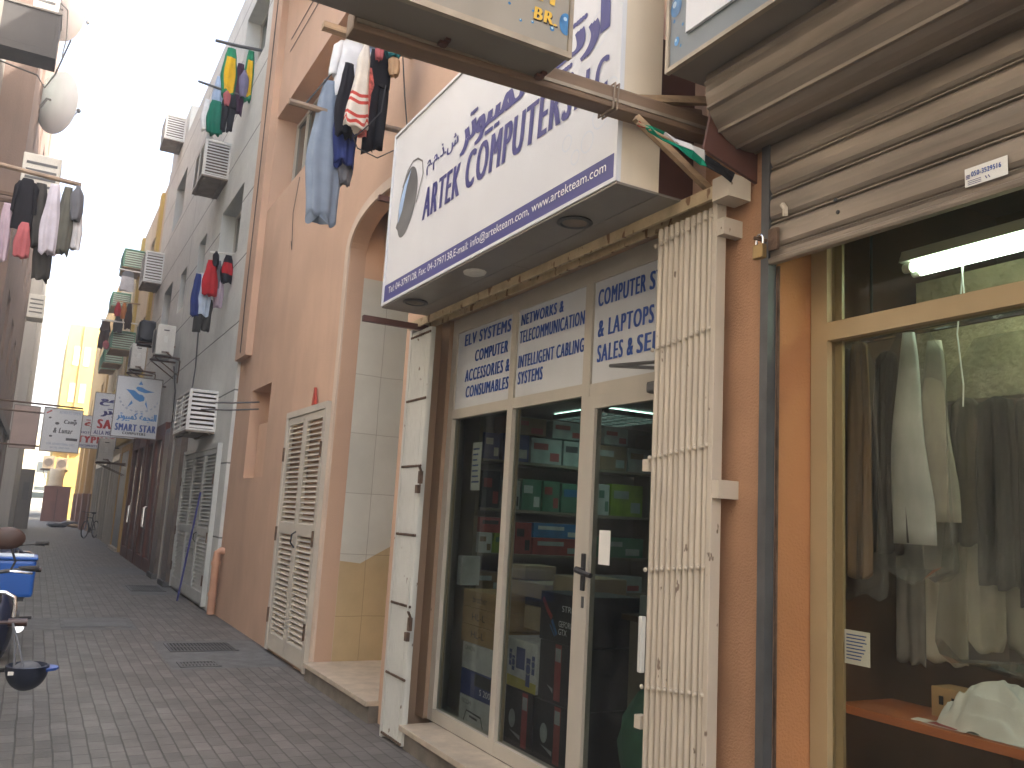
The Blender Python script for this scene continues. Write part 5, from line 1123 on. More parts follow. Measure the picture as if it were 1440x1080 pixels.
louvre_door('louvred_door', 'grey louvred door with three tall leaves at the foot of the grey building', 2.43, 14.05, 17.55, .05, 2.55, M['louvregrey'], 42, 3, 1.15)
mb = MB(); mb.tube([(2.28, 15.35, .0), (2.40, 15.0, 1.78)], .016, 7); tag(mb.build('leaning_rod', M['navy']), 'dark blue rod leaning on the grey louvred door', 'rod')
for (a, b, lb) in ((17.72, 18.5, 'polished brown stone pillar next to the grey louvred door'), (19.55, 20.35, 'polished brown stone pillar next to the red wood shop doors')):
    t = thing('stone_pillar', lb, 'pillar', (2.45, (a + b) / 2, 0)); box(2.38, 2.50, a, b, .1, 3.15).build('shaft', M['brownstone'], t); box(2.34, 2.50, a - .03, b + .03, 0, .1).build('plinth', M['concrete'], t)
t = thing('grey_shopfront', 'dim grey glazed bay between the two brown stone pillars', 'shop front', (2.46, 19, 0)); f = MB(); f.box(2.45, 2.5, 18.55, 18.62, .0, 3.1).box(2.45, 2.5, 19.45, 19.53, .0, 3.1).box(2.45, 2.5, 18.62, 19.45, 2.9, 3.1); f.build('frame', M['alu'], t); box(2.47, 2.49, 18.62, 19.45, .02, 2.9).build('pane', M['doorglass'], t)
for (a, b, lb) in ((20.6, 24.0, 'red wood framed glass shop door nearer the stone pillar'), (24.2, 27.8, 'red wood framed glass shop door farther from the stone pillar')):
    t = thing('shop_door', lb, 'shop door', (2.45, (a + b) / 2, 0)); f = MB(); mid = (a + b) / 2
    for q in (a, mid - .17, b - .34): f.box(2.40, 2.5, q, q + .34, .0, 3.35)
    for (q0, q1) in ((a + .34, mid - .17), (mid + .17, b - .34)): f.box(2.41, 2.5, q0, q1, 3.0, 3.35).box(2.41, 2.5, q0, q1, .0, .28)
    f.build('frame', M['redwood'], t)
    for (q0, q1) in ((a + .34, mid - .17), (mid + .17, b - .34)): box(2.46, 2.48, q0, q1, .28, 3.0).build('pane', M['doorglass'], t)
    for q in (mid - .1, mid + .1): MB().tube([(2.39, q, .95), (2.33, q, .98), (2.33, q, 1.42), (2.39, q, 1.45)], .02, 7).build('handle', M['chrome'], t)

# ------------------------------------------------------------------ air conditioners
def cage(label, x0, x1, y0, y1, z0, z1, m, n, group, traym='tray', mslat=None):
    t = thing('air_conditioner_cage', label, 'air conditioner', ((x0 + x1) / 2, (y0 + y1) / 2, z0), group); p = .05; h = z1 - z0
    f = MB()
    for x in (x0, x1 - p):
        for y in (y0, y1 - p): f.box(x, x + p, y, y + p, z0, z1)
    for z in (z0, z1 - .03): f.box(x0, x0 + p, y0 + p, y1 - p, z, z + .03).box(x0 + p, x1 - p, y0, y0 + p, z, z + .03).box(x0 + p, x1 - p, y1 - p, y1, z, z + .03)
    f.box(x0, x0 + p, (y0 + y1) / 2 - p / 2, (y0 + y1) / 2 + p / 2, z0 + .03, z1 - .03)
    f.build('frame', m, t)
    s = MB(); st = (h - .06) / n
    for i in range(n):
        z = z0 + .03 + st * i
        s.prism([(y0 + .004, z + .01), (y0 + .012, z + .01), (y0 + .03, z + st * .72), (y0 + .022, z + st * .72)], 'X', x0 + p, x1 - p)
        s.prism([(x0 + .004, z + .01), (x0 + .012, z + .01), (x0 + .03, z + st * .72), (x0 + .022, z + st * .72)], 'Y', y0 + p, y1 - p)
    s.build('slats', mslat or m, t)
    box(x0 + .08, x1, y0 + .07, y1 - .07, z0 + .06, z1 - .06).build('air_conditioner', M['rust'], t)  # body coloured dark so the slat gaps read as shade
    b = MB(); b.box(x0 + .002, x1, y0 + .002, y1 - .002, z0 - .03, z0 - .002).box(x0 + .05, x0 + .09, y0 + .05, y1 - .05, z0 - .06, z0 - .0305).box(x1 - .12, x1 - .08, y0 + .05, y1 - .05, z0 - .06, z0 - .0305); b.build('tray', M[traym], t)
    b = MB(); b.box(x0 + .01, x1, y0 + .01, y1 - .01, z1 + .001, z1 + .02); b.build('lid', m, t)
    return t
GA = 'caged air conditioners on the right hand facades'
cage('large white slatted air conditioner cage high on the grey building below the jerseys', 2.02, 2.52, 16.5, 17.7, 7.72, 8.42, M['cage'], 11, GA)
cage('white slatted air conditioner cage low over the grey louvred door', 2.04, 2.52, 14.9, 16.4, 2.78, 3.44, M['cage'], 8, GA)
cage('white slatted air conditioner cage in the middle of the grey building edge beside green ones', 1.99, 2.52, 26.5, 27.7, 7.85, 8.75, M['cage'], 10, GA)
cage('white slatted air conditioner cage topmost against the sky', 1.97, 2.52, 25.2, 26.2, 11.75, 12.45, M['cage'], 9, GA)
cage('uppermost green slatted air conditioner cage on the yellow building', 1.78, 2.52, 33.2, 34.8, 9.85, 10.5, M['cagegreen'], 7, GA, 'wood', M['cagegreenlt'])
cage('second highest green slatted air conditioner cage, beside the checked shorts', 1.80, 2.52, 38, 39.6, 9.35, 9.9, M['cagegreen'], 6, GA, 'wood', M['cagegreenlt'])
cage('green slatted air conditioner cage above the smaller grey wall unit', 1.72, 2.52, 33.2, 34.8, 6.85, 7.48, M['cagegreen'], 7, GA, 'wood', M['cagegreenlt'])
cage('green slatted air conditioner cage just below another green one', 1.80, 2.52, 38, 39.6, 7.0, 7.62, M['cagegreen'], 6, GA, 'wood', M['cagegreenlt'])
cage('lowest and farthest green slatted air conditioner cage', 1.9, 2.52, 42, 43.6, 7.25, 7.9, M['cagegreen'], 6, GA, 'wood', M['cagegreenlt'])
def split(label, x0, x1, y0, y1, z0, z1, group='outdoor air conditioner units', big=True):
    t = thing('air_conditioner', label, 'air conditioner', ((x0 + x1) / 2, (y0 + y1) / 2, z0), group); w = x1 - x0; h = z1 - z0
    box(x0, x1, y0, y1, z0, z1, .015).build('case', M['acwhite'], t)
    b = MB(); b.box(x0 + .35 * w, x0 + .65 * w, y0 - .002, y0 + .01, z1 - .2 * h, z1 - .16 * h); b.build('grip_slot', M['blackplastic'], t)
    b = MB(); b.box(x0 + .4 * w, x0 + .62 * w, y0 - .003, y0 + .001, z1 - .58 * h, z1 - .36 * h); b.build('rating_sticker', M['paper'], t)
    b = MB(); b.box(x0 + .35 * w, x0 + .75 * w, y0 - .03, y0 + .001, z0 + .06 * h, z0 + .12 * h); b.build('valve_cover', M['tray'], t)
    b = MB(); b.lathe([(.40 * h, 0), (.40 * h, .01), (.1 * h, .012)], (x0 - .012, y0 + (y1 - y0) * .4, (z0 + z1) / 2), 'X', 20); b.build('fan_grille', M['steelgrey'], t)
    b = MB()
    for y in (y0 + .1, y1 - .14): b.box(x0 - .02, 2.5, y, y + .04, z0 - .045, z0 - .005); b.tube([(x0 + .02, y + .02, z0 - .05), (2.49, y + .02, z0 - .4)], .014, 5)
    b.build('bracket', M['rust'], t)
    b = MB(); b.tube([(x0 + .6 * w, y0 - .02, z0 + .1 * h), (x1 - .02, y0 - .1, z0 - .05), (2.49, y0 - .06, z0 - .1), (2.49, y0 - .02, z0 - .6)], .018, 6); b.build('pipe', M['rust'], t)
    return t
split('larger outdoor air conditioner unit on a bracket low on the grey building', 1.96, 2.34, 20.3, 21.2, 4.80, 5.48)
split('smaller outdoor air conditioner unit on a bracket behind the star sign', 1.84, 2.2, 25.0, 25.9, 5.06, 5.76)
split('outdoor air conditioner unit under the red lettered signs', 1.62, 2.05, 30.0, 30.9, 2.72, 3.45)
t = thing('bundle', 'black sheet draped over a box beside the larger air conditioner unit', 'bundle', (1.9, 21.5, 5.2)); b = MB(); b.box(1.68, 2.02, 21.4, 22.1, 5.25, 5.72, .05); bmesh.ops.subdivide_edges(b.bm, edges=b.bm.edges[:], cuts=2)
for v in b.bm.verts: v.co += Vector((rnd.uniform(-.02, .02), rnd.uniform(-.02, .02), rnd.uniform(-.025, .025)))
b.build('sheet', M['blackplastic'], t, smooth=True)
b = MB(); b.box(1.7, 2.5, 21.5, 21.56, 5.19, 5.235).box(1.7, 2.5, 21.95, 22.0, 5.19, 5.235); b.build('bracket', M['rust'], t)
# cables
box(4.6, 8.5, 13.6, 27.9, 11.7, 17.2).build('unseen_shade_block', M['greywall'], gb)  # unseen mass added to shade the left side of the alley
box(2.52, 4.6, 24.5, 27.9, 11.7, 12.6).build('parapet', M['greywall'], gb)
line_cable([(2.44, 13.12, 11.0), (2.437, 13.13, 6.5), (2.43, 13.12, 4.6), (2.44, 13.12, 3.85)], 'dark cable running down the edge of the pink pilaster', .006)
line_cable([(2.49, 18.0, 5.0), (2.46, 17.6, 4.2), (2.3, 16.6, 3.6)], 'thin cable hanging down the grey wall to the low white cage', .012)
line_cable([(2.49, 21.2, 4.7), (2.46, 20.2, 4.0), (2.47, 20.1, 2.4), (2.45, 20.1, .6)], 'bent conduit running down from the larger air conditioner unit', .014)
for z, lb in ((2.92, 'lower'), (3.02, 'upper')):
    pole((1.85, 12.3, z - .06), (2.62, 12.3, z + .03), .012, '%s of two thin steel rods reaching out of the small niche in the pink wall' % lb, 'steelgrey')
line_cable([(2.54, 10.9, 5.9), (2.5, 10.9, 5.4), (2.53, 10.9, 4.9), (2.5, 10.85, 5.0)], 'loose cord dangling on the pink wall under the window recess', .004)

# ================================================================== YELLOW BUILDINGS FARTHER ON
yb = thing('apartment_building', 'cream yellow building in the middle distance hung with green cages', 'building', (5, 36, 0))
building(yb, 2.5, 28.01, 46, 11.4, [(29.6, 31.4, 6.2, 7.6), (35.5, 37.0, 6.2, 7.6), (40.5, 42, 6.2, 7.6), (29.6, 31.4, 9.0, 10.3), (35.5, 37, 9.0, 10.3), (40.5, 42, 9.0, 10.3)], .25, M['cream'])
box(4.6, 8.5, 28.1, 45.9, 11.4, 17.0).build('unseen_shade_block', M['cream'], yb)  # added out of view, only to cast shade on the left walls
for y in (28.6, 34.2): box(2.40, 2.52, y, y + .5, 3.71, 11.3).build('pilaster', M['yellow'], yb)
box(2.36, 2.52, 34.71, 45.9, 5.7, 5.95).build('string_course', M['yellow'], yb); box(2.38, 2.52, 28.02, 45.9, 3.45, 3.7).build('string_course', M['yellow'], yb)
ab = thing('apartment_building', 'amber building with brown base far down the right side of the alley', 'building', (5, 56, 0))
building(ab, 2.42, 46.01, 61.8, 12.0, [(48, 49.5, 6, 7.4), (52, 53.5, 6, 7.4), (57, 58.5, 6, 7.4), (48, 49.5, 9, 10.4), (55, 56.5, 9, 10.4)], .2, M['amber'])
b = MB(); b.box(2.34, 2.44, 46.02, 61.75, 0, 1.75); b.build('brown_base', M['brownwain'], ab)
for y in (47.5, 53.0, 58.2):
    box(2.18, 2.44, y, y + 1.2, 1.76, 5.2).build('pier', M['amber'], ab); box(2.14, 2.44, y - .04, y + 1.24, 0, 1.75).build('pier_base', M['brownwain'], ab)
fb = thing('apartment_building', 'bright sunlit yellow building closing the far end of the alley', 'building', (5, 74, 0))
b = MB(); b.box(.80, 9, 67.0, 82, -.2, 13.5); b.build('wall', M['yellow'], fb)
for x in (1.25, 1.9):
    for z in (5.2, 8.0, 10.6): box(x, x + .38, 66.97, 67.05, z, z + 1.35).build('window', M['cream'], fb)
b = MB(); b.box(1.72, 1.80, 66.9, 67.0, 3, 13.4); b.build('downpipe', M['amber'], fb)
box(.90, 2.5, 66.8, 67.0, 4.55, 4.75).build('cornice', M['cream'], fb)
# low fronts of the yellow building
t = thing('blue_door', 'tall pale blue door in the yellow wall beyond the red wood doors', 'door', (2.45, 30.2, 0)); f = MB(); f.box(2.42, 2.5, 28.9, 29.1, 0, 3.3).box(2.42, 2.5, 31.6, 31.8, 0, 3.3).box(2.42, 2.5, 29.1, 31.6, 3.1, 3.3); f.build('frame', M['amber'], t); box(2.45, 2.49, 29.1, 31.6, .1, 3.1).build('leaf', M['bluedoor'], t); box(2.36, 2.5, 29.0, 31.7, 0, .09).build('sill', M['marble'], t)
for k, (a, b_, lb) in enumerate(((32.2, 35.2, 'dark glazed shop front just behind the bicycle'), (35.6, 39.4, 'dark glazed shop front with steel posts beyond the bicycle'), (40, 45, 'last dark shop front before the amber building'))):
    t = thing('storefront', lb, 'shop front', (2.45, (a + b_) / 2, 0)); f = MB(); nn = 3
    for i in range(nn + 1): y = a + (b_ - a) * i / nn; f.box(2.40, 2.5, y - .05, y + .05, 0, 2.9)
    f.box(2.405, 2.5, a, b_, 2.902, 3.1); f.build('frame', M['alu'], t); box(2.46, 2.49, a + .05, b_ - .05, .05, 2.9).build('pane', M['winglass'], t)
# end of the alley
t = thing('utility_kiosk', 'rust red utility kiosk at the far end of the alley', 'kiosk', (1.3, 60.8, 0)); box(.55, 1.98, 59.9, 61.5, 0, 2.08).build('cabinet', M['redbox'], t); box(.51, 2.02, 59.86, 61.54, 2.082, 2.13).build('roof', M['redbox'], t); b = MB(); b.box(1.25, 1.29, 59.88, 59.9, .1, 2.0); b.build('door_joint', M['dark'], t)
t = thing('water_drum', 'cream water drum standing on the rust red kiosk', 'drum', (1.12, 60.6, 2.13)); MB().lathe([(.38, 0), (.42, .05), (.40, .5), (.42, .55), (.40, 1.0), (.36, 1.06), (.1, 1.08)], (1.12, 60.6, 2.13), seg=20).build('body', M['barrel'], t, smooth=True)
for (x0, x1, z0, z1, lb) in ((.28, .98, 3.3, 4.15, 'left one of two outdoor cooling units over the water drum'), (1.08, 1.75, 3.3, 4.05, 'right one of two outdoor cooling units over the water drum')):
    t = thing('cooling_unit', lb, 'air conditioner', ((x0 + x1) / 2, 65.6, z0), 'cooling units over the drum'); box(x0, x1, 65.3, 66.0, z0, z1, .02).build('case', M['barrel'], t)
    b = MB(); b.lathe([(.26, 0), (.26, .03), (.2, .04)], ((x0 + x1) / 2, 65.26, (z0 + z1) / 2), 'Y', 18); b.build('fan_grille', M['tray'], t); b = MB(); b.box(x0 - .1, x1 + .1, 65.4, 67, z0 - .1, z0 - .01).tube([(x0 + .1, 65.5, z0 - .1), (x0 + .3, 66.9, z0 - .7)], .03, 6); b.build('bracket', M['rust'], t)
for (x, y, s, lb, m) in ((1.9, 52.5, 1.0, 'dark rubbish bag lying by the amber wall, nearer one', 'blackplastic'), (1.25, 49.5, .9, 'dark flattened rubbish on the paving before the kiosk', 'blackplastic'), (2.1, 49.8, .7, 'small brown bundle by the brown base of the amber wall', 'cardboard')):
    b = MB(); b.ball((x, y, .1 * s), .4 * s, 1.3, .8, .35, 12, 7)
    for v in b.bm.verts: v.co += Vector((rnd.uniform(-.05, .05), rnd.uniform(-.05, .05), rnd.uniform(0, .05)))
    tag(b.build('rubbish', M[m]), lb, 'rubbish')
pb = thing('distant_building', 'pale sunlit building across the street beyond the alley mouth', 'building', (-4, 120, 0)); b = MB(); b.box(-30, 30, 120, 130, -.2, 9); b.build('wall', M['cream'], pb)
for i in range(6, 12):
    for z in (1.2, 4.2, 6.8): box(-28 + 3.5 * i, -26.2 + 3.5 * i, 119.96, 120.02, z, z + 1.3).build('window', M['winglass'], pb)
t = thing('parked_van', 'pale parked van in the bright street at the alley mouth', 'van', (-.2, 92, 0)); b = MB(); b.prism([(-2.2, .35), (2.2, .35), (2.2, 1.0), (1.6, 1.15), (1.1, 1.9), (-2.1, 2.0), (-2.2, 1.8)], 'Y', 91.1, 92.9); o = b.build('body', M['acwhite'], t)
b = MB(); b.box(-1.6, .9, 91.07, 91.11, 1.25, 1.75); b.build('window', M['winglass'], t)
for x in (-1.4, 1.4): 
    wh = MB().lathe([(.34, 0), (.34, .2)], (x, 91.05, .34), 'Y', 18).build('wheel', M['rubber'], t); MB().lathe([(.18, 0), (.18, .02)], (x, 91.02, .34), 'Y', 14).build('rim', M['chrome'], t).parent = wh

# ================================================================== HANGING SHOP SIGNS
def projecting(label, x0, x1, y, z0, z1, arm=True, th=.16, wallx=2.5, side=1):
    t = thing('hanging_sign', label, 'sign', ((x0 + x1) / 2, y, z0)); box(x0 + .012, x1 - .012, y + .012, y + th, z0 + .012, z1 - .012).build('cabinet', M['soffit'], t)
    f = box(x0 + .02, x1 - .02, y, y + .011, z0 + .02, z1 - .02).build('face', M['signwhite'], t)
    b = MB(); b.box(x0, x1, y - .008, y + .02, z0, z0 + .019).box(x0, x1, y - .008, y + .02, z1 - .019, z1).box(x0, x0 + .019, y - .008, y + .02, z0 + .019, z1 - .019).box(x1 - .019, x1, y - .008, y + .02, z0 + .019, z1 - .019); b.build('frame', M['soffit'], t)
    if arm:
        b = MB()
        for z in (z0 + .1, z1 - .15): b.tube([(x1 - .02 if side > 0 else x0 + .02, y + .08, z), (wallx, y + .08, z)], .02, 6)
        b.build('arm', M['rust'], t)
    return t, f
M['starblue'] = mat('star_blue', (.05, .24, .55), .4, var=.1); M['paleprint'] = mat('pale_print', (.40, .44, .52), .5, var=.1)
t, f = projecting('white sign with a blue star and blue lettering, largest of those over the alley', 1.40, 2.42, 22.3, 3.04, 4.50)
lettering([('SMART STAR', 1.49, 2.37, 3.19, 3.36, .08)], 'name_lettering', M['textblue'], f, 'Y', 22.3); lettering([('COMPUTERS', 1.66, 2.16, 3.11, 3.17, .06)], 'small_lettering', M['textblack'], f, 'Y', 22.3)
lettering([(AR_COMPUTER + ' ' + AR(0xFE94, 0xFEE4, 0xFEA0, 0xFEE8, 0xFEDF, 0xFE8D), 1.50, 2.36, 3.42, 3.64, .06)], 'arabic_lettering', M['starblue'], f, 'Y', 22.3)
b = MB(); cx, cz = 1.93, 4.05
for p in ([(-.31, .13), (-.12, .12), (-.02, .04), (.06, .03), (.12, -.03), (.11, -.11), (.02, -.14), (-.10, -.08), (-.20, .03)], [(.32, .12), (.12, .08), (.03, .10), (-.04, .12), (-.10, .18), (-.06, .22), (.04, .21), (.14, .16)], [(-.05, .27), (0, .36), (.05, .27)], [(-.16, -.12), (-.13, -.19), (-.24, -.30)], [(.14, -.18), (.22, -.32), (.16, -.10)]):
    flat(b, [(cx + u, cz + v) for u, v in p], 'Y', 22.3)
b.build('star_logo', M['starblue'], f)
b = MB(); pts = [(cx + .43 * math.cos(a), cz - .05 + .33 * math.sin(a)) for a in (math.pi * (1.02 + .96 * i / 22) for i in range(23))]
for i in range(0, 22, 2): stroke(b, [pts[i], pts[i + 1]], .045 if i % 4 else .03, 'Y', 22.3)
b.build('logo_motto', M['paleprint'], f)
t, f = projecting('white sign with red and navy lettering half hidden behind the star sign', 1.23, 2.44, 28.0, 3.36, 4.66)
lettering([(AR(0xFECA, 0xFEE3, 0xFEFC), 1.40, 2.1, 4.28, 4.55, .07), (AR(0xFEAE, 0xFE97, 0xFEEE, 0xFE91), 1.46, 2.0, 3.95, 4.2, .07)], 'arabic_lettering', M['textnavy'], f, 'Y', 28.0)
lettering([('SALAM', 1.40, 2.38, 3.60, 3.87, .08)], 'name_lettering', M['textred'], f, 'Y', 28.0); lettering([('ALLA MEEN TYPING', 1.32, 2.36, 3.42, 3.54, .05)], 'small_lettering', M['textnavy'], f, 'Y', 28.0)
t, f = projecting('white sign reading typing in red, farthest of the signs on the right', 1.05, 2.36, 34.0, 3.28, 4.45)
lettering([('TYPING', 1.12, 2.3, 3.48, 3.72, .08)], 'name_lettering', M['textred'], f, 'Y', 34.0); lettering([(AR(0xFE94, 0xFECB, 0xFE8E, 0xFE92, 0xFEC3), 1.3, 2.2, 3.98, 4.3, .07)], 'arabic_lettering', M['textred'], f, 'Y', 34.0)
lettering([('DOCUMENTS CLEARING', 1.15, 2.28, 3.34, 3.42, .05), ('PHOTOCOPY', 1.15, 1.9, 3.80, 3.88, .04)], 'small_lettering', M['textnavy'], f, 'Y', 34.0)
t, f = projecting('white sign with small printed pictures hung out from the left wall', -.02, .80, 22.6, 2.58, 3.60, True, .14, -1.0, -1)
lettering([('Camp', .42, .68, 3.22, 3.34, .08, .2), ('& Lunar', .22, .62, 3.02, 3.14, .05, .2)], 'picture_lettering', M['foam'], f, 'Y', 22.6); lettering([('FOR ADVERTISING CALL', .12, .7, 2.74, 2.79, .05), ('04 TEL AND FAX', .2, .6, 2.66, 2.70, .04), ('ALWAYS OPEN', .3, .74, 3.47, 3.54, .04)], 'small_lettering', M['paleprint'], f, 'Y', 22.6)
b = MB()
for (x, z, r) in ((.12, 3.36, .03), (.28, 3.24, .045), (.64, 3.34, .03), (.18, 2.94, .035)): flat(b, disc(x, z, r, 'Y', 0, 12, .7), 'Y', 22.6)
flat(b, [(.5, 2.86), (.74, 2.86), (.74, 2.92), (.5, 2.92)], 'Y', 22.6); b.build('printed_pictures', M['foam'], f)
b = MB(); stroke(b, [(.04, 3.46), (.14, 3.53)], .03, 'Y', 22.6); b.build('printed_flash', M['textred'], f)
t, f = projecting('plain pinkish brown lightbox sign on the left wall behind the picture sign', -.70, -.10, 25.0, 2.70, 3.80, True, .14, -1.0, -1)
f.data.materials[0] = mat('faded_pink_face', (0.42, 0.32, 0.28), .4, var=.15, scale=2)
mb = MB(); mb.tube([(-1.0, 22.65, 3.66), (.78, 22.65, 3.64)], .022, 7); tag(mb.build('sign_pole', M['rust']), 'rusty pole from the left wall carrying the picture sign', 'pole')

# ================================================================== LEFT HAND BUILDINGS
LXF = -1.6
la = thing('apartment_building', 'brown grey building nearest on the left hand side of the alley', 'building', (-4, 6, 0))
building(la, LXF, 10.4, 19.6, 13.2, [(y, y + 1.2, z, z + 1.3) for y in (11.6, 15.5) for z in (4.6, 7.6)] + [(13.2, 15.4, .3, 2.7)], .2, M['leftgrey'], None, -7)
ln = thing('house', 'unseen cream house opposite the shops, its height and setback chosen for the light', 'house', (-5.5, 0, 0))
building(ln, -3.3, -9, 10.3, 8.5, [(y, y + 1.2, 1.2, 2.6) for y in (-5, 0, 5)] + [(2.2, 3.3, .05, 2.3)], .2, M['leftcream'], None, -9)  # out of view; height and setback set for light on the shops
lb_ = thing('apartment_building', 'reddish brown building in the middle of the left hand side', 'building', (-4, 27, 0))
building(lb_, -1.02, 19.61, 35.0, 15.5, [(y, y + 1.3, z, z + 1.4) for y in (21.5, 25, 28.5, 32) for z in (4.6, 7.6, 10.6, 13.2)] + [(y, y + 2, .2, 2.8) for y in (21, 25, 29, 32.5)], .15, M['terra'], None, -7)
for y in (20.4, 24.0, 28.0, 31.8): box(-.97, -1.03, y, y + .35, 0, 3.4).build('shop_pier', M['leftgrey'], lb_)
box(-.95, -1.03, 19.8, 34.9, 3.402, 3.65).build('fascia', M['leftgrey'], lb_)
lc = thing('apartment_building', 'cream building standing further out, last on the left hand side', 'building', (-4, 43, 0))
building(lc, -.66, 36, 50, 12.5, [(y, y + 1.4, z, z + 1.4) for y in (38, 42, 46) for z in (5, 8)], .15, M['leftcream'], None, -7)
t = thing('balcony', 'dark balcony slab with parapet jutting from the left wall at the top of the photo', 'balcony', (-.8, 18.2, 9.65)); box(-.66, -1.62, 17.5, 18.1, 9.65, 9.78).build('slab', M['balcony'], t); b = MB(); b.box(-.66, -.72, 17.5, 18.1, 9.782, 10.52).box(-.722, -1.6, 17.5, 17.56, 9.782, 10.52); b.build('parapet', M['balcony'], t); box(-.65, -1.6, 17.48, 18.12, 10.522, 10.56).build('coping', M['leftgrey'], t)
def leftunit(label, x0, x1, y0, y1, z0, z1):
    t = thing('air_conditioner', label, 'air conditioner', ((x0 + x1) / 2, y0, z0), 'outdoor air conditioner units'); box(x0, x1, y0, y1, z0, z1, .015).build('case', M['acwhite'], t)
    b = MB(); h = z1 - z0
    for i in range(4): b.box(x0 + .05, x1 - .05, y0 - .006, y0 + .002, z0 + h * (.2 + .18 * i), z0 + h * (.26 + .18 * i))
    b.build('grille', M['steelgrey'], t); b = MB(); b.box(x0, (-1.6 if y0 < 19 else -1.0), y0 + .1, y0 + .15, z0 - .05, z0 - .005).box(x0, (-1.6 if y0 < 19 else -1.0), y1 - .15, y1 - .1, z0 - .05, z0 - .005); b.build('bracket', M['rust'], t)
leftunit('white air conditioner standing on the dark balcony at the top left', -1.15, -.74, 17.6, 18.1, 10.58, 11.4)
leftunit('white air conditioner with barred grille low on the left wall beyond the washing', -.95, -.46, 32.6, 33.5, 7.42, 8.22)
leftunit('white air conditioner on the left wall behind the black shirt', -.74, -.24, 14.0, 14.6, 5.9, 6.52)
def dish(label, c, r, nrm):
    t = thing('satellite_dish', label, 'satellite dish', c)
    b = MB(); b.lathe([(0.02, 0), (.3 * r, .01 * r), (.6 * r, .05 * r), (.85 * r, .10 * r), (r, .145 * r), (r, .165 * r), (.85 * r, .12 * r), (.6 * r, .07 * r), (.02, .02 * r)], (0, 0, 0), seg=36)
    q = Vector(nrm).to_track_quat('Z', 'Y').to_matrix().to_4x4(); bmesh.ops.transform(b.bm, matrix=q, verts=b.bm.verts)
    b.build('reflector', M['dish'], t, local=True, smooth=True)
    b = MB(); f = Vector(nrm).normalized() * r * .9; b.tube([tuple(q.to_3x3() @ Vector((0, -r * .99, .16 * r))), tuple(f)], .016, 6); b.ball(tuple(f), .05, 1, 1, 1.3, 8, 6); b.build('feed_arm', M['steelgrey'], t, local=True)
    bk = -Vector(nrm).normalized() * .06; b = MB(); b.tube([tuple(bk), tuple(bk * 2.5), (-1.0 - c[0], -.05, -.25)], .03, 6); b.build('mount', M['steelgrey'], t, local=True)
dish('large white satellite dish on the left wall under the balcony', (-.76, 22.4, 10.85), .76, (.80, .55, .10))
dish('second white satellite dish half cut off at the top edge of the photo', (-.86, 24.2, 14.1), .76, (.80, .55, .10))
line_cable([(-1.55, 17.4, 9.3), (-.9, 17.4, 9.2), (-.75, 17.3, 8.95), (-.62, 17.4, 9.3), (-.45, 17.5, 10.1)], 'stray cable curling under the dark balcony', .015)
line_cable([(-.95, 20, 12.2), (-.72, 22, 13.0), (-.66, 22, 12.3), (-.7, 22, 11.8)], 'cable looping between the two satellite dishes', .015)
t = thing('utility_cabinet', 'grey steel cabinet far along the foot of the left wall', 'cabinet', (-.3, 46, 0)); box(-.62, -.05, 45.5, 46.6, 0, 2.7, .02).build('body', M['leftgrey'], t); b = MB(); b.box(-.45, -.2, 45.48, 45.5, 1.3, 2.1); b.build('door', M['steelgrey'], t)

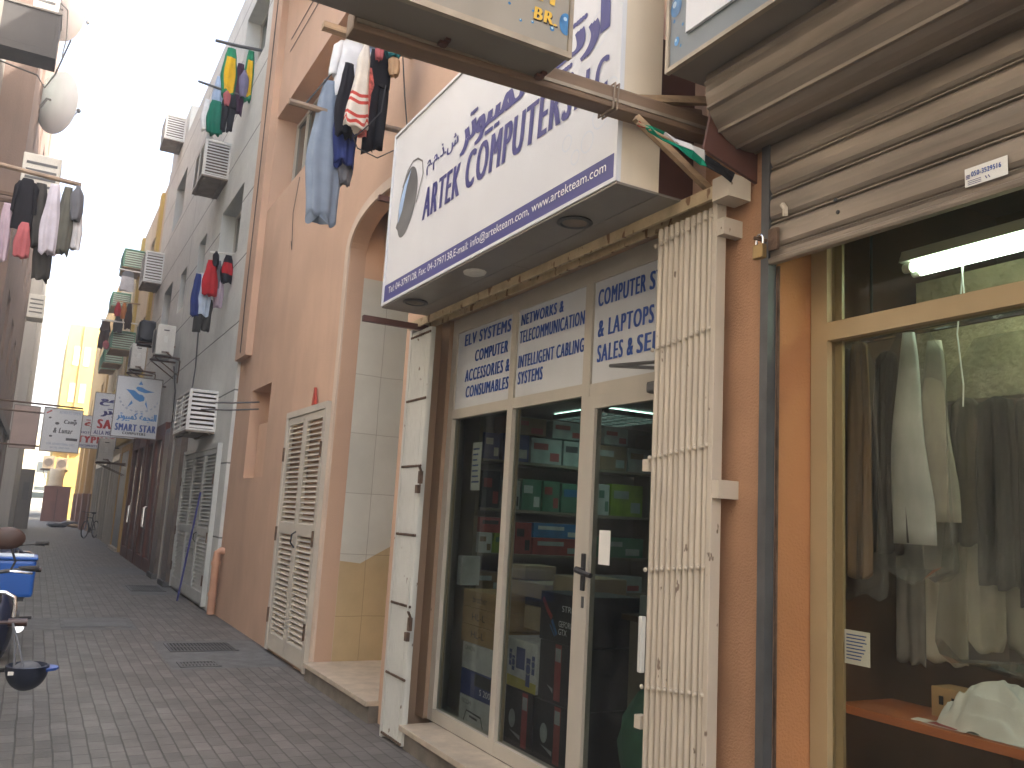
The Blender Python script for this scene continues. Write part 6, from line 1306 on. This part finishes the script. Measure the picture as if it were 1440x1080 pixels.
# ================================================================== MOTORCYCLES AND BICYCLE
def ringpts(c, r, n=28, ax='X'): return [(c[0], c[1] + r * math.cos(a), c[2] + r * math.sin(a)) for a in (2 * math.pi * i / n for i in range(n + 1))]
def wheel(t, y, r=.29, w=.05):
    b = MB(); b.tube(ringpts((0, y, r), r - w, 30), w, 10, False); wh = b.build('wheel', M['rubber'], t, True, True)
    b = MB(); b.tube(ringpts((0, y, r), r - w * 1.7, 26), .014, 6, False); b.cyl((-.06, y, r), (.06, y, r), .035, 12)
    for i in range(6): a = math.pi * i / 3; b.tube([(0, y, r), (0, y + (r - w * 1.7) * math.cos(a), r + (r - w * 1.7) * math.sin(a))], .012, 5)
    b.build('rim', M['steelgrey'], wh, True)
def motorcycle(label, loc, rz, paint, box_=False):
    t = thing('motorcycle', label, 'motorcycle', loc, None, rz); B = lambda b, n, m, p=None, s=True: b.build(n, M[m], p or t, True, s)
    wheel(t, .70); wheel(t, -.58)
    b = MB(); b.tube(ringpts((0, .70, .29), .33, 28)[1:14], .05, 8); B(b, 'front_fender', paint)
    b = MB()
    for s in (-1, 1): b.tube([(s * .09, .70, .29), (s * .09, .50, .78), (s * .08, .40, 1.0)], .022, 8)
    B(b, 'fork', 'chrome')
    b = MB(); b.tube([(0, .42, .92), (0, .2, .72), (0, -.2, .62), (0, -.75, .72)], .03, 8).tube([(0, .40, .85), (0, .28, .35), (0, -.1, .30), (0, -.58, .30)], .028, 8); B(b, 'frame', 'blackplastic')
    b = MB(); b.box(-.14, .14, -.05, .25, .27, .52, .03).cyl((-.19, .02, .34), (.19, .02, .34), .08, 14).cyl((0, .18, .5), (0, .28, .62), .075, 12); B(b, 'engine', 'steelgrey')
    b = MB(); b.ball((0, .14, .80), .2, .75, 1.35, .72, 18, 12); B(b, 'fuel_tank', paint)
    b = MB(); b.ball((0, -.36, .79), .2, .75, 2.0, .33, 16, 10); B(b, 'seat', 'seat')
    b = MB(); b.ball((0, -.5, .62), .2, .8, 1.7, .55, 16, 10); B(b, 'tail_panel', paint)
    # front cowl and leg shields
    b = MB(); b.ball((0, .56, .88), .2, .92, .75, .78, 18, 12); cw = B(b, 'front_cowl', paint)
    b = MB(); b.ball((0, .68, .90), .11, 1, .6, .9, 14, 10); B(b, 'headlight', 'chrome', cw)
    b = MB()
    for s in (-1, 1): b.ball((s * .17, .50, .70), .16, .62, .8, 1.5, 14, 10)
    B(b, 'leg_shield', paint)
    hb = B(MB().tube([(-.30, .36, 1.075), (-.16, .42, 1.06), (0, .44, 1.03), (.16, .42, 1.06), (.30, .36, 1.075)], .013, 8), 'handlebar', 'steelgrey')
    for s in (-1, 1):
        B(MB().cyl((s * .25, .37, 1.072), (s * .375, .345, 1.08), .021, 12), 'grip', 'rubber', hb)
        B(MB().tube([(s * .2, .43, 1.065), (s * .3, .43, 1.055), (s * .34, .42, 1.05)], .009, 6), 'brake_lever', 'chrome', hb)
        if box_: continue
        m = B(MB().tube([(s * .2, .42, 1.06), (s * .225, .42, 1.13), (s * .18, .42, 1.24)], .008, 6), 'mirror', 'blackplastic')
        b = MB(); b.ball((s * .155, .42, 1.285), .1, 1.15, .28, .78, 18, 12); B(b, 'mirror_housing', 'mirrorback', m)
    for s in (-1, 1):
        b = MB(); b.cyl((s * .16, .80, .765), (s * .27, .80, .765), .012, 8).tube([(s * .235, .80, .765), (s * .345, .80, .765)], .026, 12); B(b, 'indicator', 'indicator')
        b = MB(); b.cyl((s * .12, .05, .33), (s * .30, .02, .34), .016, 8); B(b, 'foot_peg', 'rubber')
    b = MB()
    for s in (-1, 1): b.tube([(s * .05, .78, .96), (s * .2, .80, .955), (s * .255, .80, .925), (s * .265, .80, .86), (s * .262, .80, .80)], .013, 8)
    B(b, 'crash_guard', 'chrome')
    b = MB(); b.tube([(.16, .1, .3), (.18, -.3, .28), (.19, -.85, .36)], .04, 10, True, .05); B(b, 'exhaust', 'chrome')
    b = MB(); b.tube([(-.1, 0, .28), (-.22, .02, .02)], .014, 6); B(b, 'kick_stand', 'steelgrey')
    if box_:
        b = MB(); b.box(-.27, .27, -.95, -.48, .64, .98, .03); bx = B(b, 'delivery_box', 'boxblue', None, False)
        b = MB(); b.box(-.278, .278, -.958, -.472, .982, 1.008, .01); B(b, 'box_lid', 'boxblue', bx, False)
        b = MB(); b.box(-.24, .24, -.92, -.51, 1.0085, 1.016); B(b, 'lid_top', 'boxlid', bx, False)
        b = MB(); b.box(-.2, .2, -.9, -.4, .60, .638); B(b, 'rack', 'steelgrey', None, False)
    return t
motorcycle('navy motorcycle nearest on the left with chrome guard and brown mirror', (-.275, 7.42, 0), math.pi, 'bikeblue')
motorcycle('motorcycle carrying a big blue delivery box behind its seat', (-.16, 10.35, 0), 0.0, 'bikeblue', True)
# helmet hung upside down on the front motorcycle
t = thing('helmet', 'navy open helmet hanging upside down from the nearest motorcycle', 'helmet', (.10, 6.15, .40))
b = MB(); prof = [(math.sin(a) * .125, -.135 * math.cos(a)) for a in (math.pi * .5 * i / 9 for i in range(1, 10))] 
inner = [(r * .82, z * .78) for r, z in reversed(prof)]
b.lathe(prof + [(.127, .015), (.112, .018)] + inner, (.10, 6.15, .56), seg=28, sx=.95, sy=1.1); b.build('shell', M['helmet'], t, smooth=True)
b = MB(); b.ball((.10, 6.16, .53), .09, .95, 1.1, .75, 14, 9); b.build('padding', M['foam'], t, smooth=True)
b = MB(); b.prism([(.20, 6.05), (.255, 6.10), (.27, 6.15), (.255, 6.2), (.20, 6.25)], 'Z', .548, .562); b.build('peak', M['visor'], t)
b = MB(); b.tube([(.03, 6.2, .55), (.02, 6.3, .66), (-.01, 6.45, .78)], .008, 6).tube([(.08, 6.06, .56), (.04, 6.2, .68), (-.01, 6.45, .78)], .006, 6); b.build('strap', M['foam'], t)
b = MB(); b.box(-.0, .03, 6.04, 6.05, .535, .555); b.build('buckle', M['acwhite'], t)
def bicycle(label, loc, rz):
    t = thing('bicycle', label, 'bicycle', loc, None, rz)
    for y in (.52, -.52):
        wh = MB().tube(ringpts((0, y, .34), .32, 30), .022, 8, False).build('wheel', M['rubber'], t, True, True)
        b = MB()
        for i in range(10): a = math.pi * i / 5; b.tube([(0, y, .34), (0, y + .3 * math.cos(a), .34 + .3 * math.sin(a))], .003, 4)
        b.tube(ringpts((0, y, .34), .298, 26), .010, 6, False); b.build('spokes', M['chrome'], wh, True)
    b = MB(); b.tube([(0, .52, .34), (0, .40, .82), (0, .38, .95)], .018, 6).tube([(0, .40, .80), (0, -.10, .78)], .018, 6).tube([(0, .41, .72), (0, -.02, .30)], .02, 6).tube([(0, -.15, .95), (0, -.02, .30)], .018, 6).tube([(0, -.02, .30), (0, -.52, .34), (0, -.12, .76)], .014, 6); b.build('frame', M['bikeblue'], t, True)
    MB().tube([(-.28, .30, 1.02), (-.1, .40, 1.0), (.1, .40, 1.0), (.28, .30, 1.02)], .014, 6).build('handlebar', M['blackplastic'], t, True)
    MB().ball((0, -.17, .97), .12, .6, 1.1, .35, 10, 7).build('saddle', M['seat'], t, True, True)
    MB().lathe([(.09, 0), (.09, .01)], (.03, -.02, .30), 'X', 16).build('chainring', M['steelgrey'], t, True)
    MB().tube([(-.1, .02, .14), (-.06, -.02, .30), (.06, -.02, .30), (.1, -.06, .46)], .01, 5).build('pedals', M['steelgrey'], t, True)
bicycle('old dark bicycle leaning by the dark shop fronts far down the alley', (2.13, 38.2, 0), 2.72)

# ================================================================== THE AIR: haze added for lens glare and the hazy distance
HZ = bpy.data.materials.new('glare_haze'); HZ.use_nodes = True
_n = HZ.node_tree.nodes; _n.remove(_n["Principled BSDF"]); _v = _n.new("ShaderNodeVolumePrincipled")
_v.inputs["Color"].default_value = (0.95, 0.93, 0.88, 1); _v.inputs["Density"].default_value = 0.006; _v.inputs["Anisotropy"].default_value = 0.3
HZ.node_tree.links.new(_v.outputs[0], _n["Material Output"].inputs["Volume"])
hz = box(-170, 170, -70, 330, -1.2, 24).build('haze', HZ); hz["kind"] = "stuff"; hz["label"] = "thin pale haze added for lens glare and hazy distance"; hz["category"] = "haze"
